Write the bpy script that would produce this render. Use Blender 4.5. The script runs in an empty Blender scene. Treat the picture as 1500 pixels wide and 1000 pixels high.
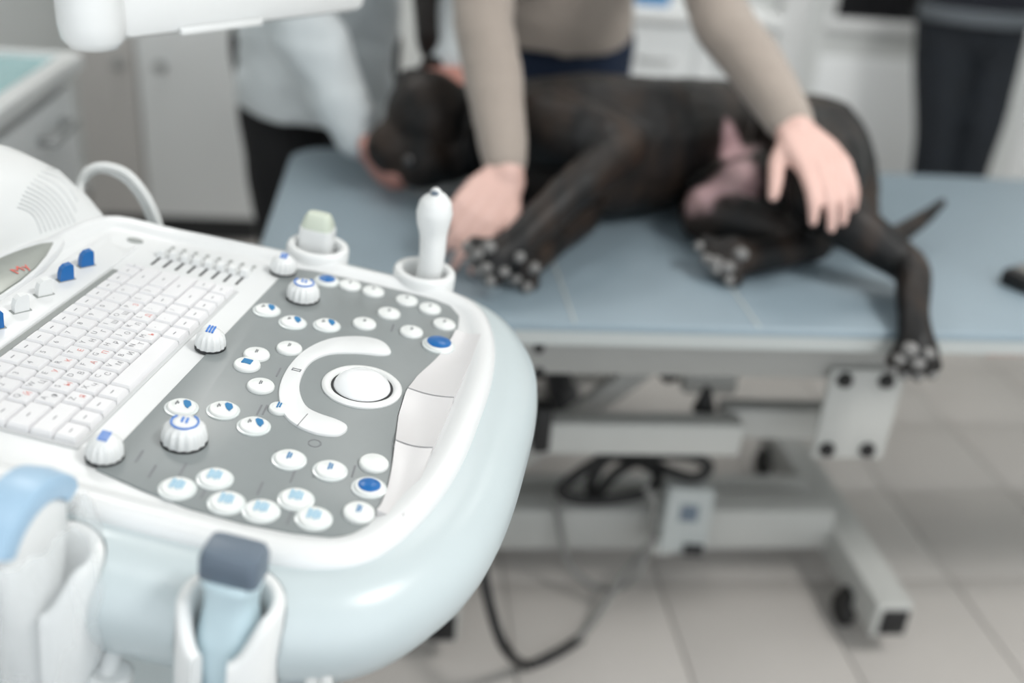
import bpy, bmesh, math, random
from mathutils import Vector, Matrix, noise
from mathutils.bvhtree import BVHTree

random.seed(7)
sc = bpy.context.scene
col = sc.collection
PI = math.pi
V3 = Vector

# ------------------------------------------------------------------ camera
F_PX = 1458.0
CAM_H = 1.2
_dn = V3((508 - 750, 3390 - 500, F_PX)).normalized()
_yd = V3((590 - 750, -243 - 500, F_PX))
_yd = (_yd - _dn * _yd.dot(_dn)).normalized()
_xd = _yd.cross(-_dn)
RC = Matrix((_xd, _yd, -_dn))              # world = RC @ (right, down, forward)
CAM = V3((0, 0, CAM_H))
cd = bpy.data.cameras.new('camera')
cam = bpy.data.objects.new('camera', cd)
col.objects.link(cam)
right, down, fwd = RC.col[0], RC.col[1], RC.col[2]
m = Matrix((right, -down, -fwd)).transposed().to_4x4()
m.translation = CAM
cam.matrix_world = m
cd.sensor_width = 36
cd.lens = F_PX / 1500 * 36
cd.clip_start = 0.02
cd.dof.use_dof = True
cd.dof.focus_distance = 0.715
cd.dof.aperture_fstop = 2.2
sc.camera = cam

# ------------------------------------------------------------------ light
w = bpy.data.worlds.new('world')
sc.world = w
w.use_nodes = True
w.node_tree.nodes['Background'].inputs[0].default_value = (0.93, 0.97, 1.0, 1)
w.node_tree.nodes['Background'].inputs[1].default_value = 1.5
sc.view_settings.view_transform = 'Standard'
sc.view_settings.look = 'None'
sc.view_settings.gamma = 1
sc.view_settings.use_curve_mapping = False
sc.view_settings.exposure = 0.1
FILL_POWER = [1, 42, 13, 5, 5]
FILL_PANELS = [(-0.5, 0.1), (1.5, 0.1), (-0.6, 2.45), (0.8, 2.5), (2.2, 2.8)]  # unseen lamps, added and placed to even out the brightness
CEIL = 2.75
for i, (x, y) in enumerate(FILL_PANELS):
    ld = bpy.data.lights.new('fill_panel_light', 'AREA')
    ld.shape = 'SQUARE'
    ld.size = 0.56
    ld.energy = FILL_POWER[i]
    ld.color = (1.0, 0.98, 0.95)
    lo = bpy.data.objects.new('fill_panel_light', ld)
    lo.location = (x, y, CEIL - 0.045)
    col.objects.link(lo)

# ------------------------------------------------------------------ helpers
def ray(px, py):
    return RC @ V3(((px - 750) / F_PX, (py - 500) / F_PX, 1))

def W(px, py, y=None, z=None, x=None):
    """point of a known depth plane (y), height (z) or side plane (x) seen at a photo pixel"""
    r = ray(px, py)
    if z is not None:
        t = (z - CAM_H) / r.z
    elif y is not None:
        t = y / r.y
    else:
        t = x / r.x
    return CAM + r * t

def lin(c):
    return tuple(((v / 255) / 12.92 if v <= 10.3 else ((v / 255 + 0.055) / 1.055) ** 2.4) for v in c)

MATS = {}
def mat(name, rgb, rough=0.5, var=0.06, scale=30, metal=0, bump=0, spec=0.5, coat=0, trans=0, alpha=1, rnd=0, bscale=None, sheen=0):
    if name in MATS:
        return MATS[name]
    ma = bpy.data.materials.new(name)
    ma.use_nodes = True
    nt = ma.node_tree
    b = nt.nodes['Principled BSDF']
    c = lin(rgb)
    tc = nt.nodes.new('ShaderNodeTexCoord')
    nz = nt.nodes.new('ShaderNodeTexNoise')
    nz.inputs['Scale'].default_value = scale
    nz.inputs['Detail'].default_value = 4
    nt.links.new(tc.outputs['Object'], nz.inputs['Vector'])
    mx = nt.nodes.new('ShaderNodeMix')
    mx.data_type = 'RGBA'
    mx.inputs[6].default_value = (*[max(0, v * (1 - var)) for v in c], 1)
    mx.inputs[7].default_value = (*[min(1, v * (1 + var)) for v in c], 1)
    nt.links.new(nz.outputs['Fac'], mx.inputs[0])
    out = mx.outputs[2]
    if rnd:
        oi = nt.nodes.new('ShaderNodeObjectInfo')
        hs = nt.nodes.new('ShaderNodeHueSaturation')
        mr = nt.nodes.new('ShaderNodeMapRange')
        mr.inputs[3].default_value = 1 - rnd
        mr.inputs[4].default_value = 1 + rnd
        nt.links.new(oi.outputs['Random'], mr.inputs[0])
        nt.links.new(mr.outputs[0], hs.inputs['Value'])
        nt.links.new(out, hs.inputs['Color'])
        out = hs.outputs[0]
    nt.links.new(out, b.inputs['Base Color'])
    b.inputs['Roughness'].default_value = rough
    b.inputs['Metallic'].default_value = metal
    b.inputs['Specular IOR Level'].default_value = spec
    b.inputs['Coat Weight'].default_value = coat
    b.inputs['Transmission Weight'].default_value = trans
    b.inputs['Alpha'].default_value = alpha
    if sheen:
        b.inputs['Sheen Weight'].default_value = sheen
    if bump:
        bp = nt.nodes.new('ShaderNodeBump')
        bp.inputs['Strength'].default_value = bump
        bp.inputs['Distance'].default_value = 0.002
        n2 = nt.nodes.new('ShaderNodeTexNoise')
        n2.inputs['Scale'].default_value = bscale or scale * 4
        nt.links.new(tc.outputs['Object'], n2.inputs['Vector'])
        nt.links.new(n2.outputs['Fac'], bp.inputs['Height'])
        nt.links.new(bp.outputs[0], b.inputs['Normal'])
    MATS[name] = ma
    return ma

WMAT = {}
def link(name, data, parent=None, M=None):
    o = bpy.data.objects.new(name, data)
    col.objects.link(o)
    M = M if M is not None else Matrix()
    if parent is not None:
        o.parent = parent
        o.matrix_basis = WMAT[parent.name].inverted() @ M
    else:
        o.matrix_basis = M
    WMAT[o.name] = M.copy()
    return o

def tag(o, label=None, cat=None, group=None, kind=None):
    if label: o['label'] = label
    if cat: o['category'] = cat
    if group: o['group'] = group
    if kind: o['kind'] = kind
    return o

def empty(name, loc, label, cat, group=None):
    o = link(name, None, None, Matrix.Translation(V3(loc)))
    o.empty_display_size = 0.1
    return tag(o, label, cat, group)

class MB:
    def __init__(s):
        s.v = []; s.f = []; s.mi = []
    def add(s, vs, fs, mi=0):
        n = len(s.v)
        s.v += [tuple(v) for v in vs]
        s.f += [tuple(i + n for i in f) for f in fs]
        s.mi += [mi] * len(fs)
        return s
    def mesh(s, name, mats, smooth=True, angle=40):
        me = bpy.data.meshes.new(name)
        me.from_pydata(s.v, [], s.f)
        for ma in (mats if isinstance(mats, (list, tuple)) else [mats]):
            me.materials.append(ma)
        me.polygons.foreach_set('material_index', s.mi)
        bm = bmesh.new(); bm.from_mesh(me)
        bmesh.ops.recalc_face_normals(bm, faces=bm.faces)
        bm.to_mesh(me); bm.free()
        if smooth:
            me.polygons.foreach_set('use_smooth', [True] * len(me.polygons))
            me.set_sharp_from_angle(angle=math.radians(angle))
        me.update()
        return me
    def build(s, name, mats, parent=None, M=None, smooth=True, angle=40):
        return link(name, s.mesh(name, mats, smooth, angle), parent, M)
    # --- shapes
    def box(s, a, b, bev=0.0, mi=0, M=None):
        a, b = V3(a), V3(b)
        bm = bmesh.new()
        bmesh.ops.create_cube(bm, size=1)
        for v in bm.verts:
            v.co = V3([(a[k] + b[k]) / 2 + v.co[k] * abs(b[k] - a[k]) for k in range(3)])
        if bev:
            bmesh.ops.bevel(bm, geom=bm.edges[:], offset=bev, segments=2, affect='EDGES', profile=0.5)
        if M is not None:
            bm.transform(M)
        bm.verts.index_update()
        s.add([v.co.copy() for v in bm.verts], [[v.index for v in f.verts] for f in bm.faces], mi)
        bm.free()
        return s
    def beam(s, p, q, wd, ht, bev=0.003, mi=0, up=(0, 0, 1)):
        p, q = V3(p), V3(q)
        x = (q - p); L = x.length; x.normalize()
        y = V3(up).cross(x)
        if y.length < 1e-4: y = V3((0, 1, 0)).cross(x)
        y.normalize(); z = x.cross(y)
        M = Matrix((x, y, z)).transposed().to_4x4(); M.translation = p
        return s.box((0, -wd / 2, -ht / 2), (L, wd / 2, ht / 2), bev, mi, M)
    def rings(s, rs, cap0=True, cap1=True, closed=True, mi=0):
        n = len(rs[0]); vs = [p for r in rs for p in r]; fs = []
        for i in range(len(rs) - 1):
            for j in range(n if closed else n - 1):
                k = (j + 1) % n
                fs.append((i * n + j, i * n + k, (i + 1) * n + k, (i + 1) * n + j))
        if cap0: fs.append(tuple(range(n))[::-1])
        if cap1: fs.append(tuple((len(rs) - 1) * n + j for j in range(n)))
        return s.add(vs, fs, mi)
    def lathe(s, prof, n=24, M=None, mi=0, flute=None):
        rs = []
        for (r, h) in prof:
            ring = []
            for j in range(n):
                a = 2 * PI * j / n
                rr = r * (flute(a, h) if flute else 1)
                p = V3((rr * math.cos(a), rr * math.sin(a), h))
                ring.append(M @ p if M is not None else p)
            rs.append(ring)
        return s.rings(rs, mi=mi)
    def tube(s, pts, rad, n=12, res=0, mi=0, side=None, caps=True, flat=1.0):
        """swept tube through pts; rad number or list (each number or (a, b) axes); round caps"""
        pts = [V3(p) for p in pts]
        if not isinstance(rad, (list, tuple)): rad = [rad] * len(pts)
        rad = [(r, r * flat) if not isinstance(r, (list, tuple)) else tuple(r) for r in rad]
        if res:
            pts, rad = catmull(pts, rad, res)
        rs = []
        tprev = None; sd = V3(side) if side is not None else None
        K = len(pts)
        tang = [(pts[min(i + 1, K - 1)] - pts[max(i - 1, 0)]).normalized() for i in range(K)]
        if sd is None:
            sd = tang[0].orthogonal()
        def ring(c, t, a, b):
            nonlocal sd
            sx = sd - t * sd.dot(t)
            if sx.length < 1e-5: sx = t.orthogonal()
            sx.normalize()
            if side is None: sd = sx
            sy = t.cross(sx)
            return [c + sx * (a * math.cos(2 * PI * j / n)) + sy * (b * math.sin(2 * PI * j / n)) for j in range(n)]
        if caps:
            for e in (0.15, 0.5, 0.8):
                k = math.sqrt(1 - (1 - e) ** 2); off = (1 - e) * min(rad[0])
                rs.append(ring(pts[0] - tang[0] * off, tang[0], rad[0][0] * k, rad[0][1] * k))
        for i in range(K):
            rs.append(ring(pts[i], tang[i], *rad[i]))
        if caps:
            for e in (0.8, 0.5, 0.15):
                k = math.sqrt(1 - (1 - e) ** 2); off = (1 - e) * min(rad[-1])
                rs.append(ring(pts[-1] + tang[-1] * off, tang[-1], rad[-1][0] * k, rad[-1][1] * k))
        return s.rings(rs, mi=mi)
    def ball(s, c, r, n=14, mi=0, M=None):
        c = V3(c); r = V3(r) if isinstance(r, (list, tuple, Vector)) else V3((r, r, r))
        rs = []
        for i in range(1, n):
            t = PI * i / n
            ring = []
            for j in range(n * 2 - 4):
                a = 2 * PI * j / (n * 2 - 4)
                p = V3((r.x * math.sin(t) * math.cos(a), r.y * math.sin(t) * math.sin(a), -r.z * math.cos(t)))
                if M is not None: p = M @ p
                ring.append(c + p)
            rs.append(ring)
        return s.rings(rs, mi=mi)
    def prism(s, out, h0, h1, bev=0.0, mi=0):
        """polygon (u, v) outline extruded h0..h1 with a rounded upper edge"""
        if bev:
            lv = [(0, h0), (0, h1 - bev), (bev * .3, h1 - bev * .3), (bev, h1)]
        else:
            lv = [(0, h0), (0, h1)]
        rs = [[V3((p[0], p[1], h)) for p in (inset(out, d) if d else out)] for d, h in lv]
        return s.rings(rs, mi=mi)

def catmull(pts, rad, res):
    P, R_ = [], []
    K = len(pts)
    def g(i): return pts[max(0, min(K - 1, i))]
    def gr(i): return rad[max(0, min(K - 1, i))]
    def cr(a, b, c, d, t):
        return 0.5 * ((2 * b) + (-a + c) * t + (2 * a - 5 * b + 4 * c - d) * t * t + (-a + 3 * b - 3 * c + d) * t ** 3)
    for i in range(K - 1):
        for k in range(res):
            t = k / res
            P.append(V3([cr(g(i - 1)[q], g(i)[q], g(i + 1)[q], g(i + 2)[q], t) for q in range(3)]))
            R_.append(tuple(gr(i)[q] * (1 - t) + gr(i + 1)[q] * t for q in range(2)))
    P.append(pts[-1]); R_.append(rad[-1])
    return P, R_

def smooth_loop(pts, res):
    K = len(pts); out = []
    def cr(a, b, c, d, t):
        return 0.5 * ((2 * b) + (-a + c) * t + (2 * a - 5 * b + 4 * c - d) * t * t + (-a + 3 * b - 3 * c + d) * t ** 3)
    for i in range(K):
        a, b, c, d = pts[i - 1], pts[i], pts[(i + 1) % K], pts[(i + 2) % K]
        for k in range(res):
            t = k / res
            out.append((cr(a[0], b[0], c[0], d[0], t), cr(a[1], b[1], c[1], d[1], t)))
    return out

def inset(out, d):
    K = len(out)
    A = sum(out[i][0] * out[(i + 1) % K][1] - out[(i + 1) % K][0] * out[i][1] for i in range(K))
    sg = 1 if A > 0 else -1
    res = []
    for i in range(K):
        a, b, c = out[i - 1], out[i], out[(i + 1) % K]
        e1 = V3((b[0] - a[0], b[1] - a[1], 0)); e2 = V3((c[0] - b[0], c[1] - b[1], 0))
        if e1.length < 1e-9: e1 = e2
        if e2.length < 1e-9: e2 = e1
        e1.normalize(); e2.normalize()
        n = V3((-(e1.y + e2.y), e1.x + e2.x, 0))
        if n.length < 1e-6: n = V3((-e1.y, e1.x, 0))
        n.normalize()
        k = max(0.5, n.dot(V3((-e1.y, e1.x, 0))))
        res.append((b[0] + sg * n.x * d / k, b[1] + sg * n.y * d / k))
    return res

def evaluated(o):
    dg = bpy.context.evaluated_depsgraph_get()
    me = bpy.data.meshes.new_from_object(o.evaluated_get(dg))
    return me

def fuse(mb, name, mats, voxel, smooth=6, fac=0.5, wrinkle=0.0, wscale=10, stretch=(1, 1, 1)):
    """melt overlapping closed shapes into one continuous surface"""
    me = mb.mesh(name + '_tmp', mats)
    o = bpy.data.objects.new(name + '_tmp', me)
    col.objects.link(o)
    r = o.modifiers.new('r', 'REMESH'); r.mode = 'VOXEL'; r.voxel_size = voxel; r.use_smooth_shade = True
    if smooth:
        s_ = o.modifiers.new('s', 'SMOOTH'); s_.iterations = smooth; s_.factor = fac
    res = evaluated(o)
    bpy.data.objects.remove(o); bpy.data.meshes.remove(me)
    res.name = name
    if wrinkle:
        ns = [v.normal.copy() for v in res.vertices]
        for v, n in zip(res.vertices, ns):
            q = V3((v.co.x * stretch[0], v.co.y * stretch[1], v.co.z * stretch[2])) * wscale
            v.co += n * (wrinkle * (noise.noise(q) + 0.5 * noise.noise(q * 2.3)))
    res.materials.clear()
    for ma in (mats if isinstance(mats, (list, tuple)) else [mats]):
        res.materials.append(ma)
    res.polygons.foreach_set('use_smooth', [True] * len(res.polygons))
    res.update()
    return res

# ------------------------------------------------------------------ materials
M_wall = mat('wall_paint', (216, 219, 218), 0.75, 0.02, 3)
M_ceil = mat('ceiling_paint', (225, 225, 222), 0.8, 0.02, 3)
M_tile = mat('floor_tile', (184, 180, 176), 0.42, 0.05, 6, rnd=0.05, spec=0.3)
M_grout = mat('grout', (120, 116, 112), 0.8, 0.1, 40)
M_white = mat('white_plastic', (226, 228, 228), 0.33, 0.015, 40)
M_deck = mat('deck_plastic', (224, 226, 227), 0.3, 0.015, 40)
M_pale = mat('pale_blue_plastic', (190, 201, 204), 0.3, 0.02, 20)
M_gray = mat('grey_membrane', (134, 140, 141), 0.34, 0.03, 60)
M_key = mat('key_plastic', (228, 228, 230), 0.42, 0.02, 80)
M_tray = mat('tray_plastic', (198, 200, 201), 0.5, 0.03, 40)
M_rib = mat('vent_rib_grey', (212, 214, 214), 0.5, 0.02)
M_groove = mat('groove_grey', (150, 154, 152), 0.6, 0.03, 40)
M_ink = mat('grey_ink', (120, 122, 126), 0.6, 0.05)
M_kink = mat('key_ink', (150, 150, 154), 0.6, 0.05)
M_dark = mat('dark_gap', (38, 40, 42), 0.5, 0.1)
M_blue = mat('blue_plastic', (22, 100, 168), 0.3, 0.05, 40)
M_blueink = mat('blue_ink', (24, 116, 170), 0.5, 0.05)
M_lblue = mat('light_blue_ink', (140, 188, 214), 0.5, 0.05)
M_red = mat('red_ink', (214, 92, 80), 0.5, 0.05)
M_redk = mat('key_red_ink', (222, 140, 132), 0.5, 0.05)
M_blknob = mat('cobalt_ink', (50, 120, 205), 0.45, 0.05)
M_ball = mat('trackball_resin', (240, 242, 244), 0.2, 0.01, coat=0.4)
M_btn = mat('button_plastic', (226, 229, 228), 0.35, 0.02, 60)
M_clear = mat('clear_ring', (214, 220, 220), 0.18, 0.02)
M_pad = mat('palm_rest_plastic', (210, 209, 210), 0.3, 0.02, 30)
M_vinyl = mat('vinyl', (130, 146, 156), 0.42, 0.05, 14, bump=0.08)
M_edge = mat('table_edge', (176, 181, 180), 0.45, 0.03, 20)
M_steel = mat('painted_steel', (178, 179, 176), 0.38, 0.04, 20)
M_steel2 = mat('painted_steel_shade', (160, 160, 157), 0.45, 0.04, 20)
M_black = mat('black_rubber', (22, 22, 23), 0.55, 0.15, 40)
M_cable = mat('grey_cable', (120, 120, 118), 0.5, 0.05, 40)
M_wcable = mat('white_cable', (214, 216, 215), 0.4, 0.03, 40)
M_cab = mat('cabinet_laminate', (232, 235, 236), 0.45, 0.02, 6)
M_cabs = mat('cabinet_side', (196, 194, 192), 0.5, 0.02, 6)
M_metal = mat('brushed_metal', (170, 172, 172), 0.3, 0.04, 60, metal=0.8)
M_door = mat('door_plastic', (216, 219, 218), 0.4, 0.02, 6)
M_glass = mat('dark_glass', (40, 40, 42), 0.12, 0.05, 4, coat=0.5)
M_teal = mat('teal_glass', (150, 196, 200), 0.12, 0.03, 4, coat=0.4)
M_skin = mat('skin', (216, 180, 170), 0.5, 0.08, 25, bump=0.1, bscale=160)
M_skinr = mat('skin_flushed', (206, 150, 138), 0.5, 0.08, 25, bump=0.1, bscale=160)
M_beige = mat('beige_knit', (162, 151, 142), 0.85, 0.05, 60, bump=0.35, bscale=450, sheen=0.2)
M_grey = mat('pale_grey_knit', (204, 211, 214), 0.85, 0.06, 40, bump=0.35, bscale=350, sheen=0.2)
M_navy = mat('navy_denim', (10, 30, 56), 0.8, 0.2, 30, bump=0.3, bscale=500)
M_blackc = mat('black_cloth', (15, 16, 19), 0.85, 0.2, 30)
M_jeans = mat('dark_jeans', (13, 21, 30), 0.8, 0.35, 14, bump=0.3, bscale=400)
M_darktop = mat('midnight_cloth', (12, 16, 28), 0.85, 0.2, 30)
M_hair = mat('dark_hair', (34, 27, 24), 0.5, 0.3, 60, bump=0.5, bscale=300)
M_fairhair = mat('brown_hair', (92, 68, 50), 0.5, 0.3, 60, bump=0.5, bscale=300)
M_shoe = mat('shoe_leather', (40, 40, 42), 0.5, 0.1)
M_eye = mat('eye', (24, 22, 24), 0.1, 0.05, coat=0.5)
M_lip = mat('lips', (188, 118, 110), 0.5, 0.05)
M_probeg = mat('pale_green_rubber', (196, 204, 190), 0.4, 0.03)
M_probeb = mat('sky_blue_rubber', (160, 190, 214), 0.35, 0.03)
M_slate = mat('slate_rubber', (98, 111, 125), 0.4, 0.04)
M_aqua = mat('pale_aqua_plastic', (196, 217, 225), 0.35, 0.03)
M_orange = mat('orange_red', (196, 84, 48), 0.5, 0.05)
M_bluebox = mat('mid_blue', (66, 132, 184), 0.5, 0.05)
M_padp = mat('paw_pad', (120, 119, 118), 0.6, 0.25, 60)

def dog_material(pts):
    ma = bpy.data.materials.new('brindle_coat'); ma.use_nodes = True
    nt = ma.node_tree; b = nt.nodes['Principled BSDF']
    tc = nt.nodes.new('ShaderNodeTexCoord')
    mp = nt.nodes.new('ShaderNodeMapping'); mp.inputs['Scale'].default_value = (22, 9, 9)
    nt.links.new(tc.outputs['Object'], mp.inputs[0])
    nz = nt.nodes.new('ShaderNodeTexNoise'); nz.inputs['Scale'].default_value = 1.0; nz.inputs['Detail'].default_value = 5
    nt.links.new(mp.outputs[0], nz.inputs['Vector'])
    rp = nt.nodes.new('ShaderNodeValToRGB')
    rp.color_ramp.elements[0].position = 0.42; rp.color_ramp.elements[0].color = (*lin((20, 20, 21)), 1)
    rp.color_ramp.elements[1].position = 0.72; rp.color_ramp.elements[1].color = (*lin((50, 39, 32)), 1)
    nt.links.new(nz.outputs['Fac'], rp.inputs[0])
    cur = rp.outputs[0]
    n3 = nt.nodes.new('ShaderNodeTexNoise'); n3.inputs['Scale'].default_value = 26
    nt.links.new(tc.outputs['Object'], n3.inputs['Vector'])
    for (c, r, colr) in pts:
        vm = nt.nodes.new('ShaderNodeVectorMath'); vm.operation = 'DISTANCE'
        vm.inputs[1].default_value = c
        nt.links.new(tc.outputs['Object'], vm.inputs[0])
        ad = nt.nodes.new('ShaderNodeMath'); ad.operation = 'MULTIPLY_ADD'
        ad.inputs[1].default_value = 0.05; nt.links.new(n3.outputs['Fac'], ad.inputs[0])
        nt.links.new(vm.outputs['Value'], ad.inputs[2])
        mr = nt.nodes.new('ShaderNodeMapRange'); mr.interpolation_type = 'SMOOTHSTEP'
        mr.inputs[1].default_value = r + 0.025 + 0.012; mr.inputs[2].default_value = r + 0.025 - 0.012
        nt.links.new(ad.outputs[0], mr.inputs[0])
        mx = nt.nodes.new('ShaderNodeMix'); mx.data_type = 'RGBA'
        nt.links.new(mr.outputs[0], mx.inputs[0]); nt.links.new(cur, mx.inputs[6])
        mx.inputs[7].default_value = (*lin(colr), 1)
        cur = mx.outputs[2]
    nt.links.new(cur, b.inputs['Base Color'])
    b.inputs['Roughness'].default_value = 0.5
    b.inputs['Specular IOR Level'].default_value = 0.32
    bp = nt.nodes.new('ShaderNodeBump'); bp.inputs['Strength'].default_value = 0.25; bp.inputs['Distance'].default_value = 0.002
    n4 = nt.nodes.new('ShaderNodeTexNoise'); n4.inputs['Scale'].default_value = 220
    nt.links.new(tc.outputs['Object'], n4.inputs['Vector']); nt.links.new(n4.outputs['Fac'], bp.inputs['Height'])
    nt.links.new(bp.outputs[0], b.inputs['Normal'])
    return ma

# glyph meshes for printed legends (made first while the scene is small)
GLYPH = {}
def make_glyphs(chars):
    tmp = []
    for ch in chars:
        cu = bpy.data.curves.new('glyph', 'FONT'); cu.body = ch; cu.size = 1; cu.align_x = 'CENTER'; cu.align_y = 'CENTER'
        cu.resolution_u = 2
        o = bpy.data.objects.new('glyph', cu); col.objects.link(o); tmp.append((ch, o, cu))
    dg = bpy.context.evaluated_depsgraph_get(); dg.update()
    for ch, o, cu in tmp:
        me = bpy.data.meshes.new_from_object(o.evaluated_get(dg))
        GLYPH[ch] = ([v.co.copy() for v in me.vertices], [tuple(p.vertices) for p in me.polygons])
        bpy.data.objects.remove(o); bpy.data.curves.remove(cu); bpy.data.meshes.remove(me)
CYR = dict(zip('QWERTYUIOPASDFGHJKLZXCVBNM', 'ЙЦУКЕНГШЩЗФЫВАПРОЛДЯЧСМИТЬ'))
make_glyphs(sorted(set('QWERTYUIOPASDFGHJKLZXCVBNM1234567890-=[];,./' + ''.join(CYR.values()))) + ['My'])

# ------------------------------------------------------------------ the room
X0, X1, Y0, Y1 = -1.7, 3.0, -1.6, 3.46
def structure(name, mb, ma, **k):
    return tag(mb.build(name, ma, **k), kind='structure')
fl = structure('floor', MB().box((X0, Y0, -0.06), (X1, Y1, -0.0035)), M_grout, smooth=False)
T = 0.288
tm = MB().box((-T / 2 + .0016, -T / 2 + .0016, -0.006), (T / 2 - .0016, T / 2 - .0016, 0), 0.0012).mesh('tile', M_tile)
ix = 0
for i in range(-7, 9):
    for j in range(-3, 8):
        x = 0.5 + T * (i + .5); y = 1.40 + T * (j - .5)
        if x - T / 2 < X0 or x + T / 2 > X1 or y + T / 2 > Y1: continue
        link('tile', tm, fl, Matrix.Translation((x, y, 0)))
structure('wall_back', MB().box((X0, Y1, 0), (X1, Y1 + .1, CEIL)), M_wall, smooth=False)
structure('wall_left', MB().box((X0 - .1, Y0, 0), (X0, Y1 + .1, CEIL)), M_wall, smooth=False)
structure('wall_right', MB().box((X1, Y0, 0), (X1 + .1, Y1 + .1, CEIL)), M_wall, smooth=False)
structure('ceiling', MB().box((X0 - .1, Y0, CEIL), (X1 + .1, Y1 + .1, CEIL + .1)), M_ceil, smooth=False)
me_fr = None
dif = bpy.data.materials.new('added_lamp_diffuser'); dif.use_nodes = True
_b = dif.node_tree.nodes['Principled BSDF']; _b.inputs['Emission Color'].default_value = (1, .98, .95, 1); _b.inputs['Emission Strength'].default_value = 2.5
for i, (x, y) in enumerate(FILL_PANELS):  # added fixtures with glowing faces to house the fill lamps
    t = empty('added_ceiling_light', (x, y, CEIL), ['added square fill light panel above the console', 'added square fill light panel above the near table end', 'added square fill light panel above the grey sweater person', 'added square fill light panel above the beige sweater person', 'added square fill light panel nearest the right wall'][i], 'ceiling light', 'added ceiling fill panels')
    f_ = MB()
    for a, b in (((-.3, -.3), (.3, -.28)), ((-.3, .28), (.3, .3)), ((-.3, -.28), (-.28, .28)), ((.28, -.28), (.3, .28))):
        f_.box((x + a[0], y + a[1], CEIL - .04), (x + b[0], y + b[1], CEIL))
    f_.build('frame', M_white, t, smooth=False)
    MB().box((x - .28, y - .28, CEIL - .03), (x + .28, y + .28, CEIL)).build('diffuser', dif, t, smooth=False)

# ---- door in the back wall, at the right
dx0, dx1 = W(1172, 60, y=3.44).x, W(1478, 200, y=3.44).x
dr = structure('door_1', MB().box((dx0, 3.405, 0.01), (dx1, 3.455, 2.05), .004), M_door)
gz = W(1300, 30, y=3.4).z
gx0 = W(1224, 10, y=3.4).x
MB().box((gx0, 3.395, gz), (dx1 - .09, 3.41, 1.9)).build('pane', M_glass, dr, smooth=False)
g = MB()
for a, b in (((gx0 - .03, gz - .04), (dx1 - .06, gz)), ((gx0 - .03, 1.9), (dx1 - .06, 1.95)), ((gx0 - .03, gz), (gx0, 1.9)), ((dx1 - .09, gz), (dx1 - .06, 1.9))):
    g.box((a[0], 3.385, a[1]), (b[0], 3.408, b[1]), .003)
g.build('glazing_bead', M_white, dr)
MB().box((gx0 - .02, 3.397, .12), (dx1 - .1, 3.41, gz - .13), .006).build('panel', M_cab, dr)
MB().tube([(dx0 + .05, 3.40, 1.02), (dx0 + .05, 3.36, 1.02), (dx0 + .16, 3.355, 1.02)], .009).build('door_handle', M_metal, dr)
g = MB().box((dx0 - .1, 3.39, 0), (dx0, 3.46, 2.15), .006).box((dx1, 3.39, 0), (dx1 + .1, 3.46, 2.15), .006).box((dx0, 3.39, 2.05), (dx1, 3.46, 2.15), .006)
structure('trim_1', g, M_white)
structure('baseboard_back', MB().box((X0, 3.445, 0), (dx0 - .1, 3.46, .08)).box((dx1 + .1, 3.445, 0), (X1, 3.46, .08)), M_white, smooth=False)

# ---- tall white cabinets at the back left
def cabinet(x0, x1, y0, y1, z1, label, knob_x, knob_z, doors, ma=M_cab, plinth=0.09):
    t = empty('cabinet', ((x0 + x1) / 2, (y0 + y1) / 2, 0), label, 'cabinet')
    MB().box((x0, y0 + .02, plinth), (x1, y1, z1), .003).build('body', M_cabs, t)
    MB().box((x0 + .01, y0 + .05, 0), (x1 - .01, y1, plinth)).build('plinth', M_dark, t, smooth=False)
    for (a, b, za, zb, hk) in doors:
        d = MB().box((a + .002, y0, za + .002), (b - .002, y0 + .019, zb - .002), .002).build('door' if hk[2] == 'k' else 'drawer', ma, t)
        if hk[2] == 'k':
            Mk = Matrix.Translation((hk[0], y0, hk[1])) @ Matrix.Rotation(PI / 2, 4, 'X')
            MB().lathe([(.0, 0), (.008, 0.0), (.008, .012), (.017, .018), (.016, .026), (.0, .029)], 16, Mk).build('knob', M_metal, d)
        else:
            MB().tube([(hk[0] - .05, y0, hk[1]), (hk[0] - .05, y0 - .025, hk[1]), (hk[0] + .05, y0 - .025, hk[1]), (hk[0] + .05, y0, hk[1])], .006).build('handle', M_metal, d)
    return t
CY = 2.98
xa = W(128, 250, y=CY).x; xb = W(208, 200, y=CY).x; xc = W(372, 250, y=CY).x
kz = W(175, 92, y=CY); kz2 = W(236, 96, y=CY)
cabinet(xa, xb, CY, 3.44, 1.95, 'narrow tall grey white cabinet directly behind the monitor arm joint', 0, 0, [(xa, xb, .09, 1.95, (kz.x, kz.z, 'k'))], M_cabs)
cabinet(xb + .002, xc, CY, 3.44, 1.95, 'wide tall white cabinet left of the person in grey sweater', 0, 0, [(xb + .002, xc, .09, 1.95, (kz2.x, kz2.z, 'k'))])
# low drawer cabinet behind the beige person
xd, xe = .45, 1.12
ztop = W(960, 14, y=CY).z
zs = [.09, .3, .5, W(960, 100, y=CY).z - .1, ztop - .03]
zm = (ztop - .03 + .3) / 2
hz = W(958, 86, y=CY)
cabinet(xd, xe, CY, 3.44, ztop - .03, 'low white drawer cabinet behind the dog and the person in beige', 0, 0,
        [(xd, (xd + xe) / 2 + .1, .09, .33, (hz.x, .25, 'h')), (xd, (xd + xe) / 2 + .1, .33, ztop - .035, (hz.x, hz.z, 'h')),
         ((xd + xe) / 2 + .1, xe, .09, .33, (xe - .12, .25, 'h')), ((xd + xe) / 2 + .1, xe, .33, ztop - .035, (xe - .12, hz.z, 'h'))])
tag(MB().box((xd - .02, CY - .03, ztop - .03), (xe + .02, 3.455, ztop), .004).build('worktop', M_white), 'white worktop lying on the low drawer cabinet', 'worktop')
bp_ = W(953, 6, y=3.1)
bx = MB().box((bp_.x - .05, 3.06, ztop), (bp_.x + .05, 3.16, ztop + .07), .006)
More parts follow.
